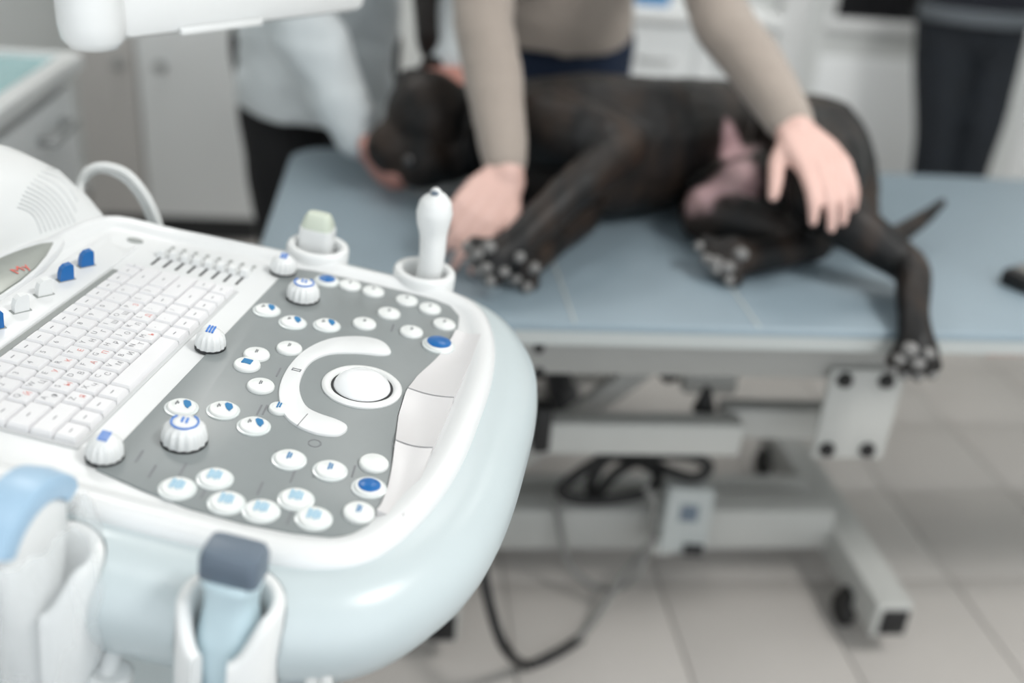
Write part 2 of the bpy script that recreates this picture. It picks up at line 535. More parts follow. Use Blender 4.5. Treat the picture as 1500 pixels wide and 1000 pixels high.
bb = tag(bx.build('storage_box', M_bluebox), 'small blue box on the white worktop behind the beige sleeve', 'box')
MB().box((bp_.x - .054, 3.056, ztop + .07), (bp_.x + .054, 3.164, ztop + .085), .004).build('lid', M_bluebox, bb)

# ---- leaning pale pole between cabinet and table
p0, p1 = W(402, 350, y=2.62), W(353, 158, y=2.955)
d_ = (p0 - p1); low = p0 + d_ * (p0.z / -d_.z); top_ = p1
br = empty('broom', low, 'pale grey broom handle leaning against the white cabinet', 'broom')
MB().tube([low + (top_ - low) * .05, top_], .013, 12).build('handle', M_wcable, br)
MB().box((low.x - .13, low.y - .03, 0.03), (low.x + .13, low.y + .03, .08), .01).build('brush_block', M_steel2, br)
MB().box((low.x - .125, low.y - .025, 0), (low.x + .125, low.y + .025, .035), .004).build('bristles', M_black, br)

# ---- trolley with teal glass tray, upper left
tz = 0.80
c0 = W(122, 76, z=tz)
tx1, ty1 = c0.x, c0.y
tx0, ty0 = tx1 - .55, ty1 - .75
tr = empty('medical_trolley', ((tx0 + tx1) / 2, (ty0 + ty1) / 2, 0), 'white medical trolley with teal glass tray top, behind the console', 'trolley')
g = MB()
rw = .036
g.box((tx0, ty0, tz - .03), (tx1, ty0 + rw, tz), .008).box((tx0, ty1 - rw * .6, tz - .03), (tx1, ty1, tz), .008)
g.box((tx0, ty0 + rw - .006, tz - .0302), (tx0 + rw, ty1 - rw * .6 + .006, tz - .0004), .006).box((tx1 - rw, ty0 + rw - .006, tz - .0302), (tx1 + .0004, ty1 - rw * .6 + .006, tz - .0004), .006)
g.build('rim', M_white, tr)
MB().box((tx0 + rw - .01, ty0 + rw - .01, tz - .022), (tx1 - rw + .01, ty1 - rw * .6 + .01, tz - .010)).build('glass_tray', M_teal, tr, smooth=False)
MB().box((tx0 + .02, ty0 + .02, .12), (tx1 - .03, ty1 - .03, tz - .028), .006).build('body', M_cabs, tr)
zz = [.14, .36, .53, tz - .045]
for a, b in zip(zz[:-1], zz[1:]):
    d = MB().box((tx1 - .032, ty0 + .03, a + .022), (tx1 - .012, ty1 - .05, b - .004), .004).build('drawer', M_cab, tr)
    MB().box((tx1 - .034, ty0 + .04, a + .004), (tx1 - .02, ty1 - .06, a + .020)).build('recess', M_dark, d, smooth=False)
    MB().tube([(tx1 - .014, ty1 - .25, b - .05), (tx1 + .012, ty1 - .25, b - .05), (tx1 + .012, ty1 - .13, b - .05), (tx1 - .014, ty1 - .13, b - .05)], .008).build('handle', M_metal, d)
for a in (tx0 + .07, tx1 - .07):
    for b in (ty0 + .07, ty1 - .07):
        cw = MB().lathe([(0, -.012), (.03, -.012), (.036, -.006), (.036, .006), (.03, .012), (0, .012)], 18, Matrix.Translation((a, b, .036)) @ Matrix.Rotation(PI / 2, 4, 'Y'))
        cw.box((a - .018, b - .01, .05), (a + .018, b + .01, .125), .003)
        cw.build('caster', M_black, tr)

# ------------------------------------------------------------------ examination table
TZ = 0.66
TX0, TX1, TY0, TY1 = -0.19, 1.85, 1.118, 1.852  # right end, out of view, lengthened to shade the floor
tb = empty('examination_table', (0.48, 1.48, 0), 'white steel examination table with grey blue padded top', 'table')
def rrect(x0, x1, y0, y1, r, n=8):
    out = []
    for cx, cy, a0 in ((x1 - r, y1 - r, 0), (x0 + r, y1 - r, 90), (x0 + r, y0 + r, 180), (x1 - r, y0 + r, 270)):
        for k in range(n + 1):
            a = math.radians(a0 + 90 * k / n); out.append((cx + r * math.cos(a), cy + r * math.sin(a)))
    return out
top_out = rrect(TX0, TX1, TY0, TY1, .07)
MB().prism(top_out, TZ - .012, TZ, .006).build('padded_top', M_vinyl, tb, angle=60)
MB().prism(rrect(TX0 - .001, TX1 + .001, TY0 - .001, TY1 + .001, .07), TZ - .03, TZ - .0115).build('edge_band', M_edge, tb)
# stitched seams in the pad
for sx in (W(848, 490, z=TZ).x, W(1120, 490, z=TZ).x):
    MB().box((sx - .0015, TY0 + .004, TZ - .001), (sx + .0015, TY1 - .004, TZ + .0012)).build('seam', M_edge, tb, smooth=False)
RY = 1.20
for yy in (RY, 1.76):
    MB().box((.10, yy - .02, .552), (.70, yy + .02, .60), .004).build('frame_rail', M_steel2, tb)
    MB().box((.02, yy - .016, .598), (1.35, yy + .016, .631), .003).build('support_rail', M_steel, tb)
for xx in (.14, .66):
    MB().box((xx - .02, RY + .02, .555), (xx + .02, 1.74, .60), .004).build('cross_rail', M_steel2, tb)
# bolted end plates
for yy in (RY - .028, 1.76 + .028):
    for x0_, x1_ in ((.612, .722), (.02, .13)):
        pl = MB().box((x0_, yy - .005, .427), (x1_, yy + .005, .575), .003).build('bolt_plate', M_steel, tb)
        s_ = -1 if yy < 1.5 else 1
        for bx_, bz_ in ((x0_ + .014, .56), (x1_ - .034, .56), (x0_ + .014, .444), (x1_ - .034, .444)):
            Mk = Matrix.Translation((bx_ + .006, yy + s_ * .004, bz_)) @ Matrix.Rotation(PI / 2 * -s_, 4, 'X')
            MB().lathe([(0, 0), (.012, 0), (.012, .004), (.009, .01), (0, .011)], 12, Mk).build('bolt', M_black, pl)
# lift mechanism
def lowbar(a, b, yy, zt, zb, nm='lift_bar', ma=M_steel):
    MB().box((a, yy - .02, zb), (b, yy + .02, zt), .004).build(nm, ma, tb)
lowbar(.225, .53, 1.25, .442, .388)
lowbar(.515, .70, 1.30, .44, .388)
lowbar(.20, .66, 1.66, .44, .388)
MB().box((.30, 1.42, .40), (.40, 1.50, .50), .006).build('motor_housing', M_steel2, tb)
MB().box((.47, 1.36, .42), (.56, 1.41, .455), .006).build('actuator', M_steel, tb)
for yy in (1.34, 1.62):
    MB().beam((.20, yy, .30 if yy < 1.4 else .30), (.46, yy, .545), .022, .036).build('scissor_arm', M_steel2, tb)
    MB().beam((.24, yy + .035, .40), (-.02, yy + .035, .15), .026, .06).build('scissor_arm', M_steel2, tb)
kp = W(980, 546, y=1.30)
MB().ball(kp, .016).build('pivot_knob', M_black, tb)
q = W(1031, 597, y=1.30)
MB().tube([q, q + V3((0, 0, .03))], [.018, .008]).build('stop', M_black, tb)
q = W(795, 640, y=1.24)
MB().box((q.x - .016, 1.225, q.z - .02), (q.x + .01, 1.26, q.z + .055), .005).build('bracket', M_black, tb)
for py in (505, 540):
    q = W(788, py, y=1.19)
    MB().ball(q, (.014, .012, .016)).build('clamp', M_black, tb)
# base: crossbar, two feet with casters
MB().box((.10, 1.40, .074), (.81, 1.46, .160), .005).build('crossbar', M_steel, tb)
MB().box((.10, 1.52, .078), (.81, 1.56, .130), .005).build('crossbar', M_steel, tb)
for fx in (.84, .085):
    ft = MB().box((fx - .032, 1.198, .050), (fx + .032, 1.79, .120), .005).build('foot', M_steel, tb)
    for yy, s_ in ((1.198, -1), (1.79, 1)):
        MB().box((fx - .020, yy - .004, .058), (fx + .026, yy + .004, .108), .002).build('end_cap', M_black, ft)
    for yy in (1.27, 1.72):
        cw = MB().lathe([(0, -.011), (.026, -.011), (.031, -.005), (.031, .005), (.026, .011), (0, .011)], 18, Matrix.Translation((fx - .034, yy + .02, .031)) @ Matrix.Rotation(PI / 2, 4, 'Y'))
        cw.box((fx - .046, yy + .0, .04), (fx - .02, yy + .03, .075), .003)
        cw.build('caster', M_black, ft)
q0, q1 = W(1440, 521, y=1.135), W(1510, 521, y=1.135)
MB().box((q0.x, 1.128, TZ - .037), (q1.x, 1.150, TZ - .030), .001).build('latch_strip', M_orange, tb)

# control box, cables under the table
cb = empty('control_box', (.50, 1.375, .10), 'pale control box clipped on the table crossbar', 'control box')
Mcb = Matrix.Translation((.508, 1.355, .177)) @ Matrix.Rotation(math.radians(-12), 4, 'X') @ Matrix.Rotation(math.radians(4), 4, 'Y')
MB().box((-.042, -.022, -.055), (.042, .022, .065), .006, M=Mcb).build('housing', M_edge, cb)
MB().box((-.016, -.0235, .005), (.016, -.021, .035), .001, M=Mcb).build('display', M_slate, cb)
MB().box((.0, -.030, -.056), (.036, -.02, -.036), .003, M=Mcb).build('socket', M_black, cb)
MB().box((-.052, -.014, -.066), (-.012, .02, -.03), .006, M=Mcb).build('plug', M_steel, cb)
MB().box((-.03, .02, .03), (.03, .05, .05), .003, M=Mcb).build('clip', M_steel2, cb)

def cable(name, pts, r, ma, label, cat='cable', parent=None, res=8):
    o = MB().tube(pts, r, 10, res=res).build(name, ma, parent)
    if parent is None: tag(o, label, cat)
    return o
cable('power_cable', [V3((.16, 1.24, .42)), W(690, 740, y=1.22), W(703, 810, y=1.18), W(716, 880, y=1.14), W(738, 945, y=1.10), W(770, 974, z=.012), W(812, 958, z=.012), W(850, 935, z=.016)], .0085, M_black, 'thick black cable sagging to the floor below the console edge')
cable('thin_cable', [W(848, 936, z=.02), W(880, 895, y=1.28), W(915, 840, y=1.31), W(950, 800, y=1.33), W(966, 785, y=1.335)], .006, M_cable, 'grey cable rising from the floor to the control box plug')
cable('loop_cable', [W(815, 735, y=1.39), W(826, 800, y=1.37), W(840, 835, y=1.36), W(880, 862, y=1.33), W(925, 852, y=1.29), W(950, 800, y=1.30), W(957, 740, y=1.30), W(945, 712, y=1.31)], .0055, M_cable, 'thin grey cable looped in front of the table crossbar')
coil = [W(x, y, y=1.36 + k) for x, y, k in [(880, 672, .02), (838, 700, 0), (822, 722, 0), (860, 733, 0), (920, 728, -.01), (955, 715, 0), (960, 690, .04), (900, 668, .07), (868, 700, .05), (870, 728, .02), (905, 690, .05), (960, 668, .03), (1010, 668, .02), (1038, 682, .01), (1020, 700, 0), (985, 692, .01), (950, 676, .04), (905, 660, .07), (875, 658, .08)]]
cable('cable_coil', coil, .0095, M_black, 'tangled coil of black cable resting on the table crossbar')

# ------------------------------------------------------------------ ultrasound machine
P0 = W(530, 570, z=.83)
_a, _t = math.radians(75.5), math.radians(6)
CU = V3((math.cos(_a), math.sin(_a), 0)); CB = V3((-math.sin(_a), math.cos(_a), 0))
CVv = CB * math.cos(_t) + V3((0, 0, math.sin(_t)))
CN = CU.cross(CVv)
MC = Matrix((CU, CVv, CN)).transposed().to_4x4(); MC.translation = P0
MCI = MC.inverted()
def con(px, py, h=0.0):
    """photo pixel -> (u, v) on the console plane at height h above it"""
    r = ray(px, py); p = P0 + CN * h
    q = MCI @ (CAM + r * ((p - CAM).dot(CN) / r.dot(CN)))
    return q.x, q.y
def C(u, v, h): return MC @ V3((u, v, h))
um_base = C(0, .25, 0); um_base.z = 0
um = empty('ultrasound_machine', um_base, 'white ultrasound machine console with keyboard, trackball and round buttons', 'ultrasound machine')
def part(mb, name, ma, parent=um, **k): return mb.build(name, ma, parent, MC, **k)

half = [(0, -.131), (.06, -.130), (.11, -.125), (.155, -.112), (.195, -.089), (.222, -.057), (.236, -.010), (.241, .06), (.239, .14), (.228, .22), (.213, .30), (.205, .40), (.19, .50), (.14, .55)]
full = half + [(0, .56)] + [(-u, v) for u, v in half[:0:-1]]
body_out = smooth_loop(full, 5)
prof = [(.060, -.088), (.032, -.083), (.013, -.069), (.003, -.051), (0, -.036), (.003, -.022), (.011, -.012), (.021, -.006), (.033, -.0035), (.05, -.003)]
bmesh_body = MB().rings([[V3((p[0], p[1], h)) for p in inset(body_out, d)] for d, h in prof])
tmpb = link('tmp_body', bmesh_body.mesh('console_body', M_pale))
HOLD = [(.207, .105), (.207, .003), (-.230, .107), (-.230, .003)]
cut = MB()
for (u, v) in HOLD:
    cut.lathe([(.0292, -.2), (.0292, .1)], 40, Matrix.Translation((u, v, 0)))
tmpc = link('tmp_cut', cut.mesh('cut', M_pale))
bo = tmpb.modifiers.new('b', 'BOOLEAN'); bo.operation = 'DIFFERENCE'; bo.object = tmpc; bo.solver = 'EXACT'
me = evaluated(tmpb)
bpy.data.objects.remove(tmpb); bpy.data.objects.remove(tmpc)
me.polygons.foreach_set('use_smooth', [True] * len(me.polygons)); me.set_sharp_from_angle(angle=math.radians(40))
me.name = 'console_body'
link('console_body', me, um, MC)
def cut_by_holders(mb, ma):
    a = link('tmp_a', mb.mesh('a', ma)); c = MB()
    for (u, v) in HOLD: c.lathe([(.0285, -.2), (.0285, .1)], 40, Matrix.Translation((u, v, 0)))
    b = link('tmp_b', c.mesh('b', ma))
    mo = a.modifiers.new('b', 'BOOLEAN'); mo.operation = 'DIFFERENCE'; mo.object = b; mo.solver = 'EXACT'
    r = evaluated(a); bpy.data.objects.remove(a); bpy.data.objects.remove(b)
    r.polygons.foreach_set('use_smooth', [True] * len(r.polygons)); r.set_sharp_from_angle(angle=math.radians(45))
    return r

# raised white deck with rim
dh = [(0, -.0905), (.055, -.0895), (.104, -.084), (.146, -.073), (.174, -.059), (.19, -.038), (.198, -.005), (.199, .06), (.197, .15), (.192, .23), (.184, .30)]
deck_out = smooth_loop(dh + [(.10, .318), (0, .322), (-.10, .318)] + [(-u, v) for u, v in dh[:0:-1]], 5)
dprof = [(0, -.009), (.0002, -.001), (.002, .003), (.0055, .0052), (.010, .006), (.015, .0052), (.0195, .0025), (.0225, .0004), (.026, 0)]
link('deck', cut_by_holders(MB().rings([[V3((p[0], p[1], h)) for p in inset(deck_out, d)] for d, h in dprof]), M_deck), um, MC)

# grey control membrane
gp = [(-.160, .1185), (.160, .1185), (.170, .113), (.174, .098), (.1755, .05), (.1745, 0), (.173, -.016), (.168, -.031), (.152, -.0425), (.131, -.046), (.098, -.0445), (.069, -.041), (.034, -.0335), (.003, -.0315), (-.025, -.034), (-.056, -.040), (-.09, -.0465), (-.111, -.0495), (-.133, -.0505), (-.151, -.0485), (-.162, -.0425), (-.168, -.031), (-.1725, -.01), (-.175, .02), (-.1735, .054), (-.168, .085)]
part(MB().prism(gp, -.002, .0016, .0006), 'control_panel', M_gray)

# concave palm rest in three pads
for (ua, ub) in ((-.139, -.0625), (-.0605, .0075), (.0095, .118)):
    rs = []
    n = 10
    for i in range(n + 1):
        u = ua + (ub - ua) * i / n
        def gb(u):
            P_ = gp[7:20]
            for a, b in zip(P_[:-1], P_[1:]):
                if b[0] <= u <= a[0]:
                    return b[1] + (a[1] - b[1]) * (u - b[0]) / (a[0] - b[0])
            return -.045
        va = gb(u) - .0006; vb = -.0675
        e = abs(2 * i / n - 1) ** 2.2
        rs.append([V3((u, va + (vb - va) * k / 8, .0024 + .0030 * e - .0016 * math.sin(PI * k / 8) + .0012 * (k / 8) ** 2)) for k in range(9)] + [V3((u, vb, -.004)), V3((u, va, -.004))])
    part(MB().rings(rs), 'palm_pad', M_pad, angle=50)

# trackball, ring, dark gap
tbp = part(MB().lathe([(.0, .001), (.0295, .001), (.0295, .0028), (.028, .0042), (.0262, .0046), (.0245, .0042), (.0235, .003), (.0225, .002), (0, .0018)], 48), 'trackball_ring', M_white)
part(MB().lathe([(0, .0019), (.0228, .0019), (.0228, .0026), (0, .0027)], 40), 'gap', M_dark, tbp)
part(MB().lathe([(0, -.002)] + [(.0212 * math.cos(a), .001 + .0125 * math.sin(a)) for a in [k * PI / 2 / 12 for k in range(12)]] + [(0.0004, .0135)], 40), 'trackball', M_ball)

# C-shaped rocker strip around the trackball
arc_px = [(573, 516), (560, 501), (531, 494), (488, 496), (452, 510), (427, 532), (412, 557), (408, 582), (416, 608), (434, 624), (463, 636), (492, 639), (506, 633), (508, 624), (492, 615), (466, 606), (448, 595), (439, 572), (443, 550), (457, 530), (484, 519), (524, 518), (560, 521)]
arc = smooth_loop([con(x, y, .002) for x, y in arc_px], 4)
ro = part(MB().prism(arc, .0008, .0036, .0014), 'rocker_strip', M_deck)
def bar(mb, c, d, L, wd, h, th=.0003):
    d = V3((d[0], d[1], 0)).normalized(); nrm = V3((-d.y, d.x, 0)); c = V3((c[0], c[1], h))
    vs = [c + d * (s1 * L / 2) + nrm * (s2 * wd / 2) + V3((0, 0, k * th)) for k in (0, 1) for s1, s2 in ((-1, -1), (1, -1), (1, 1), (-1, 1))]
    mb.add(vs, [(0, 1, 2, 3), (4, 5, 6, 7), (0, 1, 5, 4), (1, 2, 6, 5), (2, 3, 7, 6), (3, 0, 4, 7)])
mk = MB()
c_ = con(435, 540, .004)
for du, dv in ((-.0032, 0), (.0032, 0)): bar(mk, (c_[0] + du * .4 - .001, c_[1] + dv), (0, 1), .006, .0008, .0036)
for dv in (-.003, .003): bar(mk, (c_[0] - .001, c_[1] + dv), (1, 0), .0035, .0008, .0036)
sa, sb_ = con(436, 622, .004), con(450, 606, .004)
bar(mk, ((sa[0] + sb_[0]) / 2, (sa[1] + sb_[1]) / 2), (sa[0] - sb_[0], sa[1] - sb_[1]), .017, .0005, .0035)
part(mk, 'printed_mark', M_ink, ro, smooth=False)
# little ring mark printed below the strip
mk = MB()
c_ = con(461, 649, .0016)
for k in range(10):
    a = 2 * PI * k / 10
    bar(mk, (c_[0] + .004 * math.cos(a), c_[1] + .004 * math.sin(a)), (-math.sin(a), math.cos(a)), .0030, .0009, .0015)
part(mk, 'printed_mark', M_ink, smooth=False)
# printed captions beside the buttons
for x, y in [(268, 687), (223, 690), (299, 720), (381, 715), (429, 697), (424, 758), (402, 668), (462, 690), (518, 690), (408, 545), (380, 600), (204, 668), (370, 560), (575, 480), (470, 640 - 18), (388, 600)]:
    c_ = con(x, y, .0016)
    cm = MB(); bar(cm, c_, (1, .12), .013, .0013, .0015); part(cm, 'printed_caption', M_ink, smooth=False)

# buttons
def dome(r, h=.004):
    return [(0, .001), (r, .001), (r, .0022), (r * .97, .003), (r * .9, .0038), (r * .82, .004), (r * .78, .0039), (r * .6, .0046), (r * .3, .0051), (0.0003, .0053)]
bm_std = MB().lathe(dome(.0098), 28).mesh('button', M_btn)
bm_dot = MB().lathe(dome(.0072), 24).mesh('button', M_btn)
def disc(r, h, n=24): return MB().lathe([(0, h - .002), (r, h - .002), (r, h - .0013), (r * .9, h - .0008), (r * .5, h - .0001), (0.0002, h + .0002)], n)
def icon_drop():
    g = MB()
    g.prism([(-.0030, -.0056), (.0016, -.0062), (.0050, -.0040), (.0054, -.0004), (.0034, .0004), (.0, -.0014), (-.0022, -.0034)], .0036, .0054)
    o_ = MB()
    return g
ic_drop = icon_drop().mesh('icon', M_blueink)
g = MB()
for du, dv in ((.001, .0035), (-.001, .0035), (0, .0022)): bar(g, (du, dv), (1, .3), .0026, .0009, .0050)
ic_small = g.mesh('icon', M_ink)
def icon_text(ma, n=3, s=1.0):
    g = MB()
    for k in range(n):
        bar(g, ((k - (n - 1) / 2) * .0001, (k - (n - 1) / 2) * -.0021 * s), (1, .1), (.0085 - .002 * (k % 2)) * s, .0013 * s, .0050, .0006)
    return g.mesh('icon', ma)
ic_t3 = icon_text(M_blueink, 2, .8)
ic_t4 = icon_text(M_lblue, 4, 1.0)
ic_g = icon_text(M_ink, 2, .55)
g = MB(); g.prism([(-.003, -.0035), (.003, -.0035), (.003, .0035), (-.003, .0035)], .0046, .0056); ic_sq = g.mesh('icon', M_blueink)
ic_disc = disc(.0072, .0056).mesh('icon', M_blue)
ring_m = MB().lathe([(0, .0008), (.0112, .0008), (.0112, .0019), (.0098, .0022), (0, .0022)], 28).mesh('light_ring', M_clear)
drop = [(391, 452), (429, 470), (479, 474), (266, 594), (327, 598), (372, 621)]
text3 = [(424, 670), (484, 686), (526, 748)]
text4 = [(434, 728), (383, 745), (332, 733), (315, 698), (260, 712), (460, 756)]
gl = [(534, 472), (570, 457), (513, 416), (547, 425), (596, 438), (630, 450), (651, 473), (603, 484), (424, 508), (376, 517), (382, 563), (548, 676)]
def button(px, icons, ringed=False, dot=False, M2=None):
    u, v = con(px[0], px[1], .004)
    Mb = MC @ Matrix.Translation((u, v, .0006))
    b = link('button', bm_dot if dot else bm_std, um, Mb)
    if ringed: link('light_ring', ring_m, b, Mb)
    for ic in icons: link('icon', ic, b, Mb)
for p in drop: button(p, [ic_drop, ic_small], True)
for p in text3: button(p, [ic_t3], p != (526, 748))
for p in text4: button(p, [ic_t4], True)
for p in gl: button(p, [ic_g] if p != (548, 676) else [], False)
button((362, 532), [ic_sq]); button((409, 596), [ic_t3], dot=True)
button((479, 409), [ic_disc], True); button((541, 711), [ic_disc], True)
# the large blue print button
u, v = con(643, 503, .004)
Mb = MC @ Matrix.Translation((u, v, .0006)) @ Matrix.Scale(1.22, 4)
b = link('button', bm_std, um, Mb); link('light_ring', ring_m, b, Mb); link('icon', disc(.0082, .0056).mesh('icon', M_blue), b, Mb)
button((579, 497), [], dot=False, M2=1) if False else None

# knobs
def knob(u, v, r, h, cap):
    Mk = MC @ Matrix.Translation((u, v, .0014))
    fl_ = lambda a, hh: 1 + (.05 * math.cos(15 * a) if .002 < hh < h * .8 else 0)
    k = link('knob', MB().lathe([(0, 0), (r, 0), (r * 1.0, .0021), (r * .99, h * .35), (r * .93, h * .6), (r * .80, h * .79), (r * .66, h * .86), (r * .62, h * .9), (r * .4, h * .97), (.0003, h)], 60, flute=fl_).mesh('knob', M_white), um, Mk)
    link('base_gap', MB().lathe([(0, -.0006), (r * 1.06, -.0006), (r * 1.06, .0016), (0, .0016)], 32).mesh('base_gap', M_dark), k, Mk)
    g = MB()
    if cap == 'ring':
        for j in range(14):
            a = 2 * PI * j / 18 + 1.2
            bar(g, (r * .60 * math.cos(a), r * .60 * math.sin(a)), (-math.sin(a), math.cos(a)), r * .24, .0011, h * .905, .0008)
        for d_ in (-.0015, .0015): bar(g, (0, d_), (1, .2), r * .4, .0014, h * .985, .0007)
    else:
        for j in (-1, 0, 1): bar(g, (0, j * .0022), (1, .15), r * .9, .0013, h * .965, .0009)
    link('icon', g.mesh('icon', M_blknob), k, Mk)
for u in (-.147, .006, .158): knob(u, .120, .0108, .0155, 'bars')
knob(-.1135, .0845, .0138, .0165, 'ring'); knob(.1165, .087, .0132, .0165, 'ring')

# keyboard
kt = part(MB().prism([(-.1455, .1385), (.1035, .1385), (.1035, .2375), (-.1455, .2375)], -.001, .0012, .0005), 'keyboard_tray', M_tray)
part(MB().box((-.15, .2385, -.001), (.092, .2435, .0006)), 'recess', M_groove, kt, smooth=False)
unit = .0160; rowp = .0157
rows = [
    [('', 1)] * 15 + [('', .4)],
    [(c, 1) for c in ' 1234567890-='] + [('', 2.4)],
    [('', 1.5)] + [(c, 1) for c in 'QWERTYUIOP[]'] + [('', 1.9)],
    [('', 1.8)] + [(c, 1) for c in 'ASDFGHJKL;'] + [('', 1), ('', 2.6)],
    [('', 2.2)] + [(c, 1) for c in 'ZXCVBNM,./'] + [('', 2.2), ('', 1)],
    [('', 1.1), ('', 1), ('', 1.1), ('', 1.05), ('', 4.7), ('', 1.1), ('', 1.1), ('', 1.1), ('', 1), ('', 1), ('', 1.15)]]
SPARSE = set('FGQERTPLMSZ')
for ri, row in enumerate(rows):
    v = .1405 + rowp * (5 - ri) + rowp / 2
    x = -.1435
    tot = sum(k[1] for k in row); un = .2445 / tot
    for (ch, kw) in row:
        wdt = kw * un
        cx = x + wdt / 2
        x += wdt
        if ri == 0 and .03 < cx < .045: pass
        a, b_ = wdt / 2 - .0007, rowp / 2 - .0007
        bw = MB()
        rs = []
        for (dx, dy, hh) in ((0, 0, 0), (.0002, .0002, .0028), (.0013, .0012, .0046)):
            rs.append([V3((-a + dx, -b_ + dy, hh)), V3((a - dx, -b_ + dy, hh)), V3((a - dx, b_ - dy * .8, hh)), V3((-a + dx, b_ - dy * .8, hh))])
        bw.rings(rs)
        def glyph(c, ox, oy, s, mi):
            vs, fs = GLYPH[c]
            bw.add([(p.x * s + ox, p.y * s + oy, .00475) for p in vs], fs, mi)
        if ch.strip():
            glyph(ch, -a + .0045, b_ - .0052, .0058, 1)
            if ch in CYR: glyph(CYR[ch], a - .0048, -b_ + .0046, .0058, 2 if ch in SPARSE else 1)
        elif not (ri == 5 and kw > 4):
            bar(bw, (-.001, 0), (1, 0), min(.004, wdt * .3), .0008, .0046, .0002); bw.mi[-6:] = [1] * 6
        me = bw.mesh('key', [M_key, M_kink, M_redk], angle=25)
        link('key', me, kt, MC @ Matrix.Translation((cx, v, .0012)))

# ledge with toggles
part(MB().prism(smooth_loop([(-.172, .245), (.115, .245), (.13, .252), (.134, .268), (.13, .282), (-.165, .282), (-.176, .27), (-.178, .255)], 3), -.001, .0024, .0012), 'ledge', M_deck)
tg = MB()
tg.rings([[V3((x, y, h)) for x, y, h in ((-.0012 * s2, -.0052, 0), (-.0012 * s2, -.0056, .008), (-.0012 * s2, -.003, .0135), (-.0012 * s2, .003, .0142), (-.0012 * s2, .0056, .0135), (-.0012 * s2, .0058, 0))] for s2 in (1.6, -1.6)])
t_mesh = {}
tgm = {k: None for k in ('b', 'w')}
for k, ma in (('b', M_blue), ('w', M_white)):
    g = MB()
    prof_t = [(-.0056, 0), (-.0055, .006), (-.0040, .0108), (-.001, .0134), (.0042, .0140), (.0054, .0125), (.0055, 0)]
    g.rings([[V3((y, s2 * .0028, h)) for y, h in prof_t] for s2 in (-1, 1)])
    tgm[k] = g.mesh('toggle_switch', ma, angle=30)
for (px, k) in (((10, 484), 'b'), ((48, 458), 'w'), ((80, 434), 'w'), ((112, 412), 'b'), ((140, 391), 'b')):
    u, v = con(px[0], px[1], .003)
    Mt = MC @ Matrix.Translation((u, .262, .0022)) @ Matrix.Rotation(math.radians(-32), 4, 'Z')
    o = link('toggle_switch', tgm[k], um, Mt)
    link('slot', MB().box((-.007, -.0035, -.0004), (.007, .0035, .0007)).mesh('slot', M_groove, False), o, Mt)
# two small indicator ovals
for px in ((198, 350), (166, 366)):
    u, v = con(px[0], px[1], .002)
    part(MB().lathe([(0, 0), (.0075, 0), (.0072, .0012), (0, .0015)], 20, Matrix.Translation((u, v, 0)) @ Matrix.Diagonal((.55, 1, 1, 1))), 'indicator', M_groove)
# gain sliders
for k in range(8):
    v = .2215 - .0108 * k
    s = part(MB().box((.116, v - .0010, -.001), (.150, v + .0010, .0005)), 'gain_slider', M_dark, smooth=False)
    g = MB(); g.rings([[V3((.137 + a * .0045, v + s2 * .0034 * (1 - .25 * (h > .003)), h)) for a, h in ((-1.2, .0003), (-.9, .006), (-.3, .0072), (.3, .0072), (.9, .006), (1.2, .0003))] for s2 in (-1, 1)])
    part(g, 'slider_cap', M_white, s, angle=30)
    g = MB(); bar(g, (.156, v), (1, 0), .005, .003, .0002, .0003); part(g, 'printed_mark', M_groove, s, smooth=False)

# monitor pedestal hump
def hump_sec(v):
    K = [(.300, .188, .004), (.305, .190, .028), (.315, .193, .056), (.335, .196, .080), (.36, .197, .089), (.40, .196, .092), (.46, .19, .092), (.52, .17, .08), (.555, .14, .05), (.565, .12, .004)]
    for a, b in zip(K[:-1], K[1:]):
        if a[0] <= v <= b[0]:
            t = (v - a[0]) / (b[0] - a[0]); return a[1] + (b[1] - a[1]) * t, a[2] + (b[2] - a[2]) * t
    return K[-1][1:]
rs = []
for v in [.300, .302, .305, .309, .315, .324, .335, .347, .36, .38, .40, .43, .46, .49, .52, .54, .555, .565]:
    a, Hh = hump_sec(v)
    ring = []
    for j in range(33):
        t = PI * j / 32
        cu_, sn = math.cos(t), math.sin(t)
        ring.append(V3((a * math.copysign(abs(cu_) ** (2 / 2.6), cu_), v + .045 * (abs(cu_) ** 2.2) * (-.25) * 0 - .02 * (1 - abs(cu_) ** 2) * 0 + (.028 * (1 - abs(cu_)) if v < .36 else .028 * (1 - abs(cu_)) * max(0, (.46 - v) / .1)), Hh * sn ** (2 / 2.2) - .003)))
    ring += [V3((-a, v, -.01)), V3((a, v, -.01))]
    rs.append(ring)
hm = MB().rings(rs)
pedestal = part(hm, 'pedestal', M_white, angle=60)
bvh = BVHTree.FromPolygons([MC @ V3(v) for v in hm.v], hm.f)
def onhump(px, py):
    r = ray(px, py).normalized()
    loc, nrm, i, d = bvh.ray_cast(CAM, r, 3)
    return (loc, nrm) if loc else None
lines = []
for k in range(11):
    t = k / 10
    a = V3((26 + 42 * t, 303 - 57 * t, 0)) + V3((-6 * math.sin(PI * t), 0, 0))
    b = V3((60 + 70 * t - 16 * max(0, t - .7) / .3, 340 - 22 * t - 40 * max(0, t - .7) / .3, 0))
    pts = []
    for j in range(9):
        s = j / 8
        p = a.lerp(b, s) + V3((5, -7, 0)) * math.sin(PI * s)
        h_ = onhump(p.x, p.y)
        if h_:
            pts.append(h_[0] + (h_[1] if h_[1].z > -.2 else -h_[1]) * .0001)
    if len(pts) > 2:
        MB().tube(pts, .0012, 6).build('vent_rib', M_rib, pedestal)
